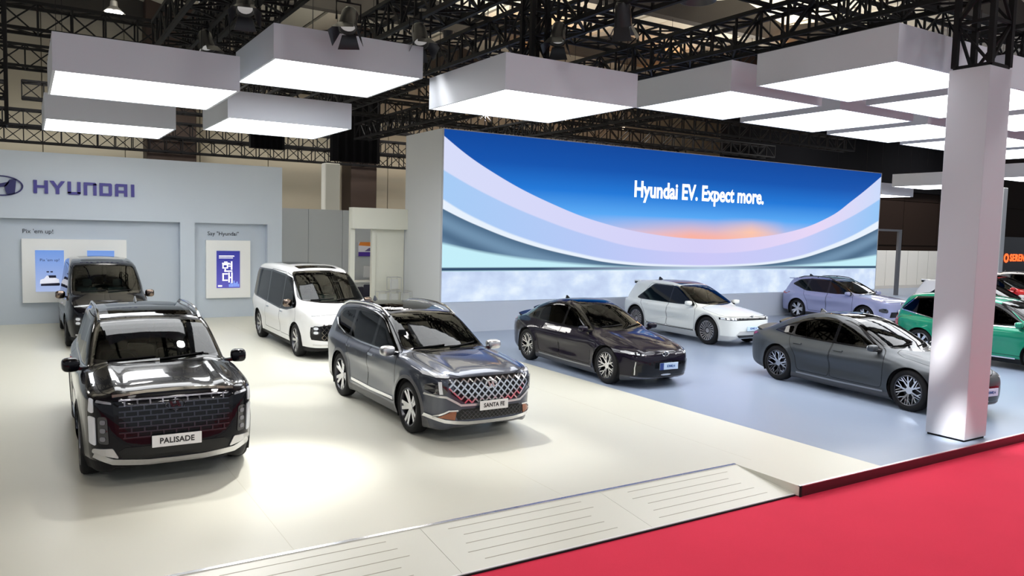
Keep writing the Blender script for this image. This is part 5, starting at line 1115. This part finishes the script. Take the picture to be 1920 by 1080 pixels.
# ------------------------------------------------------------------ overhead: light boxes, trusses, lamps
M_lbox = mat('white_light_box', (0.50, 0.53, 0.59), 0.5); M_diff = mat('glowing_diffuser', (0.9, 0.9, 0.9), 0.5, emit=(0.95, 0.975, 1.0), es=LIGHT)
S_ = 2.56; HB = 0.54
lb_shell = MB(); t = 0.04
lb_shell.box(-S_/2, S_/2, -S_/2, -S_/2+t, 0, HB); lb_shell.box(-S_/2, S_/2, S_/2-t, S_/2, 0, HB); lb_shell.box(-S_/2, -S_/2+t, -S_/2+t, S_/2-t, 0, HB); lb_shell.box(S_/2-t, S_/2, -S_/2+t, S_/2-t, 0, HB); lb_shell.box(-S_/2+t, S_/2-t, -S_/2+t, S_/2-t, HB-0.03, HB)
lb_shell = lb_shell.mesh('light_box_shell'); lb_diff = MB().box(-S_/2+t, S_/2-t, -S_/2+t, S_/2-t, 0.006, 0.03).mesh('diffuser')
lb_cab = MB()
for i in (-1, 1):
    for j in (-1, 1): lb_cab.bar((i*1.15, j*1.15, HB), (i*1.15, j*1.15, 7.0), 0.008)
def hang_z(x, y):
    h = S_/2
    for tx, y0, y1 in ((2.8, 8, 19.2), (3.75, 8, 24), (6.4, 7, 30), (8.7, 7, 32.5), (12.5, 3, 32.5), (17.5, 4, 32.5)):
        if abs(tx-x) < h+0.4 and y0-h < y < y1+h: return 6.655
    for ty, x0, x1 in ((15.0, 6.2, 27), (10.2, 11, 30), (22.5, -9, 9), (25.0, 9, 36)):
        if abs(ty-y) < h+0.4 and x0-h < x < x1+h: return 7.374
    return 12.203
def light_box(x, y, z, label, group=None):
    e = empty('light_box', (x, y, z)); tag(e, label, 'light box', group)
    link('shell', lb_shell, M_lbox, e); link('diffuser', lb_diff, M_diff, e)
    for i in (-1, 1):
        for j in (-1, 1): MB().bar((i*1.15, j*1.15, HB), (i*1.15, j*1.15, hang_z(x, y)-z), 0.008).build('hanging_wire', M_matblack(), e)
light_box(0.37+S_/2, 12.90+S_/2, 5.0, 'large white light box hanging at the upper left over the black cars')
light_box(2.69+0.65+S_/2-0.0, 12.46+S_/2, 5.5, 'highest white light box hanging between the left boxes and the middle one')
light_box(0.39+S_/2, 19.18+S_/2, 5.0, 'far white light box hanging above the brand lettering wall')
light_box(3.45+S_/2, 16.22+S_/2, 5.0, 'white light box hanging above the white van')
light_box(6.07+S_/2, 9.98+S_/2, 5.0, 'white light box hanging left of the big grid of boxes')
GP = 3.13
rows = {0: 'front row', 1: 'back row'}; order = ['first', 'second', 'third', 'fourth', 'fifth']
for j in range(2):
    for i in range(5):
        light_box(10.74+GP*i+S_/2-0.02, 6.77+GP*j+S_/2-0.02, 5.5, '%s light box from the left in the %s of the ceiling grid' % (order[i], rows[j]), 'light boxes of the ceiling grid')
for (x, y, z, lab) in ((34.7, 22.7, 5.0, 'far light box beyond the right end of the big screen'), (33.5, 18.9, 5.25, 'far light box seen just left of the white pillar'), (34.2, 15.2, 5.5, 'far light box seen just right of the white pillar')):
    light_box(x, y, z, lab)
# box trusses
M_tr = mat('black_truss', (0.006, 0.006, 0.007), 0.7, spec=0.2)
chords = {}
def truss(a, b, size, label, name='truss', panel=0.6, chord=0.075, brace=0.042, single=True, group='black box trusses under the hall roof'):
    a, b = Vector(a), Vector(b); L = (b-a).length; d = (b-a).normalized()
    up = Vector((0, 0, 1)) if abs(d.z) < 0.9 else Vector((0, 1, 0)); s = d.cross(up).normalized(); up = s.cross(d)
    e = empty(name, a); tag(e, label, 'truss', group); hs = size/2; C = {}
    for i in (-1, 1):
        for j in (-1, 1):
            o = s*(i*hs)+up*(j*hs); C[i, j] = o; MB().bar(o, o+d*L, chord).build('chord', M_tr, e)
    n = max(1, int(L/panel)); st = MB()
    faces = [((-1, -1), (-1, 1)), ((1, -1), (1, 1)), ((-1, -1), (1, -1)), ((-1, 1), (1, 1))]
    for k in range(n+1):
        p = d*(L*k/n); q = d*(L*(k+1)/n)
        for fi, (c0, c1) in enumerate(faces):
            st.bar(C[c0]+p, C[c1]+p, brace)
            if k < n:
                x, y = (c0, c1) if (k+fi) % 2 else (c1, c0); st.bar(C[x]+p, C[y]+q, brace*0.8)
    o = st.build('lattice', M_tr, e); o['kind'] = 'stuff'
    if abs(d.z) < 0.5:
        for q in (0.2, 0.8): MB().bar(d*(L*q)+Vector((0, 0, hs)), d*(L*q)+Vector((0, 0, 12.15-a.z)), 0.02).build('hanging_wire', M_tr, e)
    return e
TZ = 7.0; TX = 7.72
for x, y0, y1, lab in ((2.8, 8.0, 19.2, 'black truss running in depth, leftmost of the overhead ones'), (3.75, 8.0, 24.0, 'black truss running in depth beside the leftmost overhead one'),
                       (6.4, 7.0, 30.0, 'black truss running in depth left of the middle light box'), (8.7, 7.0, 32.5, 'black truss running in depth over the middle light box'), (12.5, 3.0, 32.5, 'black truss running in depth over the ceiling grid'),
                       (17.5, 4.0, 32.5, 'black truss running in depth over the middle of the ceiling grid')):
    truss((x, y0, TZ), (x, y1, TZ), 0.62, lab, panel=0.62)
for y, x0, x1, z, lab in ((22.5, -9, 9.0, TX, 'black truss running across behind the upper left light box'), (27.9, -9, 5.0, TX, 'black truss running across behind the far left light box'), (15.0, 6.2, 27.0, TX, 'black truss running across above the middle light box'),
                          (25.0, 9, 36.0, TX, 'black truss running across just above the big screen'), (30.0, 6.0, 36.0, TX, 'black truss running across behind the big screen top'), (35.0, 0.0, 34.0, TX, 'black truss running across deep behind the big screen'),
                          (37.5, -12, 34.0, 6.95, 'black truss running across before the beige hall wall'), (40.0, -12, 34.0, 6.5, 'lowest black truss running across against the beige hall wall'), (35.6, -12, -0.5, TX, 'black truss running across deep at the far left'), (10.2, 11.0, 30.0, TX, 'black truss running across above the front of the ceiling grid')):
    truss((x0, y, z), (x1, y, z), 0.62, lab, panel=0.7)
truss((11.83, 6.14, 5.44), (11.83, 6.14, 9.2), 0.5, 'short upright black truss rising from the white pillar', 'truss_tower', 0.55, 0.075, 0.045, group='upright trusses')
truss((7.9, 12.0, 5.56), (7.9, 12.0, 9.0), 0.32, 'upright black truss above the middle light box', 'truss_tower', 0.4, group='upright trusses')
truss((-0.60, 21.2, 5.0), (-0.60, 21.2, 9.6), 0.6, 'upright black truss at the left end behind the light boxes', 'truss_tower', 0.6, group='upright trusses')
# black drapes and boxes in the roof space
def drape_box(name, x0, x1, y0, y1, z0, z1, lab):
    e = empty(name, ((x0+x1)/2, (y0+y1)/2, z0)); tag(e, lab, 'drape'); n = 12
    W_ = x1-x0; P = [(-W_/2+W_*k/n, (-1 if k % 2 else 1)*0.05-(y1-y0)/2) for k in range(n+1)]+[(W_/2, (y1-y0)/2), (-W_/2, (y1-y0)/2)]
    MB().prism(P, lambda u, v, t: (u, v, t), 0, z1-z0).build('cloth', mat('black_drape', (0.004, 0.004, 0.005), 0.9, spec=0.05), e); MB().box(-W_/2-0.05, W_/2+0.05, -(y1-y0)/2-0.08, (y1-y0)/2, z1-z0, z1-z0+0.08).build('rail', M_tr, e)
    for q in (-0.4, 0.4): MB().bar((W_*q, 0, z1-z0+0.08), (W_*q, 0, 12.203-z0), 0.012).build('hanging_wire', M_tr, e)
drape_box('black_drape', 11.4, 13.6, 33.0, 33.4, 5.75, 9.0, 'black drape hanging from the roof behind the cream portal'); drape_box('black_drape', 33.0, 58.0, 30.6, 31.0, 6.2, 12.0, 'wide black drape behind the right end of the big screen')
drape_box('black_drape', 6.3, 7.4, 26.2, 26.5, 5.4, 6.5, 'black drape behind the light box above the white van')
# stage lamps with yoke and barn doors
def stage_lamp(x, y, z, tx, ty, tz, label, energy=0, angle=35, blend=0.6, r=0.15, color=(1, 0.98, 0.94)):
    e = empty('stage_lamp', (x, y, z)); tag(e, label, 'stage lamp', 'stage lamps on the trusses')
    d = (Vector((tx, ty, tz))-Vector((x, y, z))).normalized(); q = d.to_track_quat('-Z', 'Y'); m4 = q.to_matrix().to_4x4()
    def put_(mb, nm, m): me = mb.mesh(nm, True); me.transform(m4); return link(nm, me, m, e)
    put_(MB().lathe([(0.001, 0.22), (0.10, 0.22), (0.13, 0.16), (0.145, -0.12), (0.15, -0.16), (0.13, -0.16), (0.12, -0.10), (0.001, -0.10)], 18, 'z'), 'housing', mat('lamp_housing', (0.012, 0.012, 0.014), 0.4))
    put_(MB().lathe([(0.001, -0.105), (0.118, -0.105)], 18, 'z'), 'lens', mat('lamp_glass', (0.3, 0.3, 0.32), 0.1, emit=(1, 0.98, 0.95), es=0.25))
    for k in range(4):
        a = math.pi/2*k; c, s = math.cos(a), math.sin(a); mb = MB(); V = [(0.14, -0.11, -0.16), (0.14, 0.11, -0.16), (0.24, 0.17, -0.36), (0.24, -0.17, -0.36)]
        V = [(x_*c-y_*s, x_*s+y_*c, z_) for x_, y_, z_ in V]; V += [(v[0]*1.03, v[1]*1.03, v[2]-0.004) for v in V]
        put_(mb.add(V, [(0, 1, 2, 3), (7, 6, 5, 4), (0, 4, 5, 1), (1, 5, 6, 2), (2, 6, 7, 3), (3, 7, 4, 0)]), 'barn_door', mat('barn_door_black', (0.012, 0.012, 0.016), 0.35))
    yk = MB(); yk.tube([(-0.2, 0, 0), (-0.2, 0, 0.28), (0.2, 0, 0.28), (0.2, 0, 0)], 0.016, 6); yk.bar((0, 0, 0.28), (0, 0, max(0.3, 6.64-z)), 0.05); yk.build('yoke', M_tr, e)
    if energy: spot('stage_lamp_light', Vector((x, y, z))+d*0.2, (tx, ty, tz), energy, angle, blend, color, r)
for (x, y, z, tx, ty, tz, lab, en, an, bl) in (
    (3.08, 13.2, 6.45, 2.0, 8.8, 0.0, 'black stage lamp hanging over the gap between the two upper left light boxes', 900, 34, 0.7),
    (4.40, 12.05, 6.15, 2.4, 9.0, 0, 'black stage lamp with open flaps in front of the highest light box', 1900, 26, 0.9),
    (5.90, 12.6, 6.25, 5.5, 8.9, 0.0, 'black round stage lamp between the highest light box and the middle one', 1900, 28, 0.9),
    (8.20, 11.7, 6.45, 6.0, 9.6, 0, 'black stage lamp above the middle light box', 0, 30, 0.8),
    (8.45, 10.2, 6.5, 10.4, 12.0, 0.5, 'black stage lamp on the truss right of the middle light box', 500, 40, 0.8),
    (3.05, 16.2, 6.4, 3.9, 13.1, 0.0, 'black stage lamp behind the gap between the two upper left light boxes', 900, 16, 0.6),
    (6.40, 16.5, 6.4, 5.6, 16.0, 0.0, 'black stage lamp on the truss near the white van', 900, 45, 0.8),
    (12.5, 4.6, 6.5, 14.0, 9.0, 0.3, 'black stage lamp on the truss above the grey saloon', 700, 45, 0.8),
    (8.7, 3.9, 6.6, 11.53, 6.27, 1.32, 'black stage lamp near the camera aimed at the middle of the white pillar', 6500, 3.7, 0.5),
    (8.0, 4.6, 6.6, 11.53, 6.02, 0.12, 'black stage lamp near the camera aimed at the foot of the white pillar', 10000, 3.6, 0.5)):
    stage_lamp(x, y, z, tx, ty, tz, lab, en, an, bl)
# pendant lamp shades and small ceiling downlights
def pendant(x, y, z, label, e_=3.0):
    e = empty('pendant_lamp', (x, y, z)); tag(e, label, 'pendant lamp')
    MB().lathe([(0.02, 0.42), (0.10, 0.36), (0.14, 0.22), (0.30, 0.0), (0.29, 0.0), (0.12, 0.2), (0.02, 0.3)], 24, 'z').build('shade', mat('pendant_black', (0.012, 0.012, 0.014), 0.35), e, True)
    MB().lathe([(0.142, 0.235), (0.15, 0.235), (0.15, 0.205), (0.148, 0.205)], 24, 'z').build('ring', M_chrome(), e, True)
    MB().lathe([(0.001, 0.16), (0.10, 0.14), (0.12, 0.08), (0.001, 0.03)], 16, 'z').build('bulb', mat('pendant_bulb', (1, 1, 1), 0.4, emit=(1, 0.95, 0.85), es=e_), e, True)
    MB().bar((0, 0, 0.4), (0, 0, 12.25-z), 0.012).build('cable', M_tr, e)
pendant(9.45, 9.5, 6.75, 'black conical pendant lamp high above the middle of the stage')
pendant(18.76, 25.5, 5.68, 'lit pendant lamp peeking over the big screen near its left end', 8.0); pendant(23.9, 25.5, 5.68, 'lit pendant lamp peeking over the middle of the big screen', 8.0); pendant(15.96, 33.5, 6.0, 'lit pendant lamp left of the big screen', 8.0)
for k, (x, y) in enumerate(((17.7, 33.5), (24.0, 33.5), (28.0, 33.5), (36.5, 33.5))):
    o = MB().lathe([(0.001, 0), (0.12, 0), (0.14, 0.05), (0.14, 0.12)], 16, 'z').build('downlight', mat('warm_downlight', (1, 1, 1), 0.4, emit=(1, 0.75, 0.5), es=10)); o.location = (x, y, (9.4, 8.6, 8.6, 8.7)[k]); MB().bar((0, 0, 0.1), (0, 0, 12.25-(9.4, 8.6, 8.6, 8.7)[k]), 0.03).build('rod', M_tr, o)
    tag(o, ('small warm round downlight left of the middle light box', 'small warm downlight above the left of the big screen', 'small warm downlight above the centre of the big screen', 'small warm downlight above the right of the big screen')[k], 'downlight')
# warm bulbs under the roof beams
for k, (x, y, e_) in enumerate(((21.5, 33.5, 220), (30.0, 33.5, 160), (31.0, 25.5, 160), (25.0, 17.5, 100))):
    o = empty('warm_roof_lamp', (x, y, 11.7)); tag(o, ('warm orange bulb under the roof above the left of the big screen', 'warm orange bulb under the roof above the middle of the big screen', 'warm orange bulb under the roof above the right of the big screen', 'warm orange bulb under the roof above the ceiling grid')[k], 'roof lamp')
    MB().lathe([(0.001, -0.2), (0.08, -0.16), (0.10, -0.06), (0.05, 0.05), (0.03, 0.1)], 14, 'z').build('bulb', mat('warm_orange_bulb', (1, 0.6, 0.3), 0.4, emit=(1, 0.4, 0.1), es=6), o, True); MB().bar((0, 0, 0.1), (0, 0, 0.503), 0.03).build('rod', M_tr, o)
    l = bpy.data.lights.new('warm_roof_light', 'POINT'); l.energy = e_; l.color = (1, 0.42, 0.10); l.shadow_soft_size = 0.12
    q = bpy.data.objects.new('warm_roof_light', l); COL.objects.link(q); q.location = (x+0.3, y-0.5, 11.6)
# high-bay lamps added under the roof as fill for hall and stage
def fill_high_bay(x, y, z, energy, label):
    e = empty('fill_high_bay_lamp', (x, y, z)); tag(e, label, 'fill lamp', 'added high-bay fill lamps in the hall roof')
    MB().lathe([(0.03, 0.5), (0.12, 0.45), (0.14, 0.25), (0.40, 0.0), (0.39, 0.0), (0.12, 0.22)], 20, 'z').build('reflector', mat('lamp_alloy', (0.5, 0.5, 0.5), 0.4, 0.8), e, True)
    MB().lathe([(0.001, 0.03), (0.30, 0.03), (0.30, 0.05), (0.001, 0.05)], 20, 'z').build('lens', mat('fill_high_bay_lens', (1, 1, 1), 0.4, emit=(1, 0.96, 0.88), es=20), e)
    MB().bar((0, 0, 0.45), (0, 0, 1.499), 0.03).build('rod', M_tr, e)
    l = bpy.data.lights.new('fill_high_bay_light', 'SPOT'); l.energy = energy; l.color = (1, 0.97, 0.93); l.shadow_soft_size = 1.6 if y > 20 else 0.4; l.spot_size = math.radians(165); l.spot_blend = 0.6
    o = bpy.data.objects.new('fill_high_bay_light', l); COL.objects.link(o); o.location = (x, y, z-0.02)
HB_E = 1500; UP_E = 1500
ORD = ('first', 'second', 'third', 'fourth', 'fifth', 'sixth')
for j, y in enumerate((-6.5, 1.5, 33.5)):
    for i, x in enumerate((-9, 3, 15, 27, 39, 51)):
        yy = 25.5 if (y > 5 and x > 30) else y
        fill_high_bay(x, yy, 10.7, HB_E*(2.0 if x > 30 else 1.7) if y > 5 else HB_E*0.6, '%s added high-bay fill lamp from the left in the %s roof row' % (ORD[i], ('row behind our viewpoint', 'aisle', 'rearmost')[j]))
# small uplights added on the truss tops to brighten the ceiling
def uplight(x, y, z, energy, label):
    e = empty('uplight', (x, y, z)); tag(e, label, 'uplight', 'added fill uplights on the trusses')
    MB().lathe([(0.001, 0), (0.11, 0), (0.13, 0.2), (0.12, 0.2), (0.10, 0.06), (0.001, 0.06)], 16, 'z').build('housing', mat('lamp_housing'), e, True)
    MB().bar((0, 0, 0), (0, 0, -0.085), 0.05).build('clamp', M_tr, e)
    l = bpy.data.lights.new('uplight_light', 'SPOT'); l.energy = energy; l.color = (1, 0.96, 0.88); l.shadow_soft_size = 0.1; l.spot_size = math.radians(150); l.spot_blend = 0.8
    o = bpy.data.objects.new('uplight_light', l); COL.objects.link(o); o.location = (x, y, z+0.22); o.rotation_euler = (math.pi, 0, 0)
for x, y, w in ((-6, 22.5, 'far left'), (3.75, 20.5, 'upper left light box'), (6.4, 28, 'cream portal'), (8.7, 17.0, 'middle light box'), (12.5, 8, 'front of the ceiling grid'), (12.5, 24, 'left end of the big screen'), (17.5, 14, 'middle of the ceiling grid'), (17.5, 30, 'space behind the big screen'), (27, 15.0, 'right of the ceiling grid'), (30, 25.0, 'right end of the big screen')):
    uplight(x, y, 8.16 if y in (22.5, 15.0, 25.0) else 7.44, UP_E*(1.8 if y > 20 else 1.0), 'added small black uplight on the truss above the '+w)
# ------------------------------------------------------------------ the cars
def place(S, fx, fy, deg):
    """front right wheel face at (fx, fy), heading deg -> centre on the ground and rotation"""
    a = math.radians(deg); d = Vector((math.cos(a), math.sin(a))); n = Vector((-d.y, d.x)); c = Vector((fx, fy))-d*(S['wb']/2)+n*((S['plan_w']-0.02)*S.get('wide', 1.0))
    return (c.x, c.y, 0), a
P_black = paint('black_car_paint', (0.003, 0.003, 0.005), 0.0, 0.25, 1.30); P_grey = paint('dark_grey_metallic_paint', (0.068, 0.076, 0.102), 0.65, 0.34)
P_white = paint('white_car_paint', (0.80, 0.80, 0.80), 0.0, 0.35); P_pearl = paint('midnight_blue_black_paint', (0.007, 0.005, 0.012), 0.0, 0.28, 1.36)
P_matt = mat('matt_graphite_paint', (0.05, 0.057, 0.064), 0.42, 0.5, coat=0.25, coat_rough=0.25); P_lilac = paint('pale_lilac_paint', (0.30, 0.32, 0.50), 0.25, 0.35)
P_green = paint('emerald_green_paint', (0.012, 0.22, 0.13), 0.35, 0.3); P_red = paint('red_car_paint', (0.55, 0.02, 0.02), 0.1, 0.3); P_cream = paint('warm_white_car_paint', (0.74, 0.76, 0.73), 0.0, 0.35)
def car(S, name, pm, pos, label, h=0.03, inside=True):
    c = build_car(S, name, pm, pos[0], pos[1], h, inside); tag(c, label, 'car'); return c
S = _palisade(); car(S, 'suv', P_black, place(S, 0.49, 10.0, -91), 'glossy black large SUV facing us with a wide grille and PALISADE plate', 0.025)
S = _santafe(); car(S, 'suv', P_grey, place(S, 4.568, 9.96, -89.8), 'dark grey SUV with a chrome net grille and SANTA FE plate', 0.025)
S = _staria(); van = car(S, 'van', P_white, place(S, 5.049, 17.039, -90.6), 'white one-box van with dark windows behind the grey SUV')
S2 = dict(S); S2['mirror_mat'] = mat('bronze_mirror', (0.30, 0.22, 0.16), 0.15, 1.0); v2 = repaint(van, P_white, P_black); v2.location = (1.62, 20.4+S['wb']/2, 0); v2.rotation_euler = (0, 0, -math.pi/2); v2['label'] = 'glossy black one-box van parked right behind the black SUV'
S = _saloon(); i6 = car(S, 'saloon', P_pearl, place(S, 9.466, 11.592, -92.2), 'blue-black streamlined saloon with a pale blue plate in the middle of the stage')
p = place(S, 12.735, 7.465, -95.05); g6 = repaint(i6, P_pearl, P_matt); g6.location = p[0]; g6.rotation_euler = (0, 0, p[1]); g6['label'] = 'matt dark grey streamlined saloon partly behind the white pillar'
S = _hatch(); hb = car(S, 'hatchback', P_cream, place(S, 15.423, 14.683, -92.4), 'white angular hatchback with turbine wheels in front of the big screen')
S = _cross(); cr = car(S, 'crossover', P_lilac, place(S, 23.82, 15.65, -90), 'pale lilac small crossover before the right end of the big screen')
S = _mpv(); mp = car(S, 'people_carrier', P_green, ((20.0, 9.65, 0), math.radians(-91)), 'emerald green people carrier behind the white pillar', 0.035)
w2 = repaint(hb, P_cream, P_white); w2.location = (28.75, 14.3, 0); w2.rotation_euler = (0, 0, math.radians(-90)); w2['label'] = 'white hatchback mostly hidden behind the green people carrier'
r2 = repaint(cr, P_lilac, P_red); r2.location = (34.9, 16.6, 0); r2.rotation_euler = (0, 0, math.radians(-88)); r2['label'] = 'red small crossover at the far right edge'
w3 = repaint(cr, P_lilac, P_white); w3.location = (40.6, 17.8, 0); w3.rotation_euler = (0, 0, math.radians(-86)); w3['label'] = 'white small crossover at the far right under the orange sign'
# orange sign of the neighbouring stand
sn = empty('stand_sign', (67.5, 30.9, 0)); tag(sn, 'dark stand wall with glowing orange lettering at the far right', 'sign')
MB().box(-5.6, 12, 0, 0.2, CZ, 3.4).build('sign_wall', mat('dark_navy_stand', (0.012, 0.012, 0.022), 0.5), sn)
me = text_mesh('sign_lettering', 'SERENA', 0.78, 0.02, 'LEFT', 1.1, 0.02); me.transform(Matrix.Translation((-1.9, -0.04, 1.75)) @ STAND); link('sign_lettering', me, mat('orange_glow', (0.9, 0.2, 0.05), 0.5, emit=(1, 0.12, 0.02), es=1.6), sn)
MB().lathe([(0.20, 0), (0.36, 0), (0.36, 0.04), (0.20, 0.04)], 28, 'y', (-2.45, -0.06, 1.75), True).build('sign_ring', mat('orange_glow'), sn)
# glass cabin with a steel frame right of the big screen, and a slim white post
gc = empty('metal_frame', (38.2, 24.0, 0)); tag(gc, 'thin dark metal frame standing right of the big screen', 'frame')
fm = mat('grey_steel', (0.16, 0.16, 0.17), 0.4, 0.6)
MB().box(0.95, 1.20, -0.06, 0.06, 0, 3.48).build('post', fm, gc); MB().box(-1.6, 0.95, -0.06, 0.06, 3.38, 3.48).build('top_bar', fm, gc); MB().box(-1.85, -1.6, -0.06, 0.06, 0, 3.48).build('post', fm, gc)
cb = empty('slatted_cabinet', (37.7, 25.0, 0)); tag(cb, 'pale cabinet of wide horizontal boards inside the dark metal frame', 'cabinet')
MB().box(-1.6, 1.2, 0.02, 0.6, 0, 2.66).build('carcass', mat('cabinet_joint', (0.25, 0.27, 0.29), 0.6), cb)
for k in range(4): MB().rbox(-1.6, 1.2, -0.02, 0.02, 0.03+k*0.66, 0.65+k*0.66, 0.01, 1).build('board', mat('pale_cabinet_board', (0.56, 0.60, 0.63), 0.5), cb)
column('slim_post', 52.2, 52.75, 25.2, 25.7, 6.4, mat('white_slim_post', (0.62, 0.64, 0.66), 0.5), 'slim white post far behind, just right of the thick white pillar', cat='post')
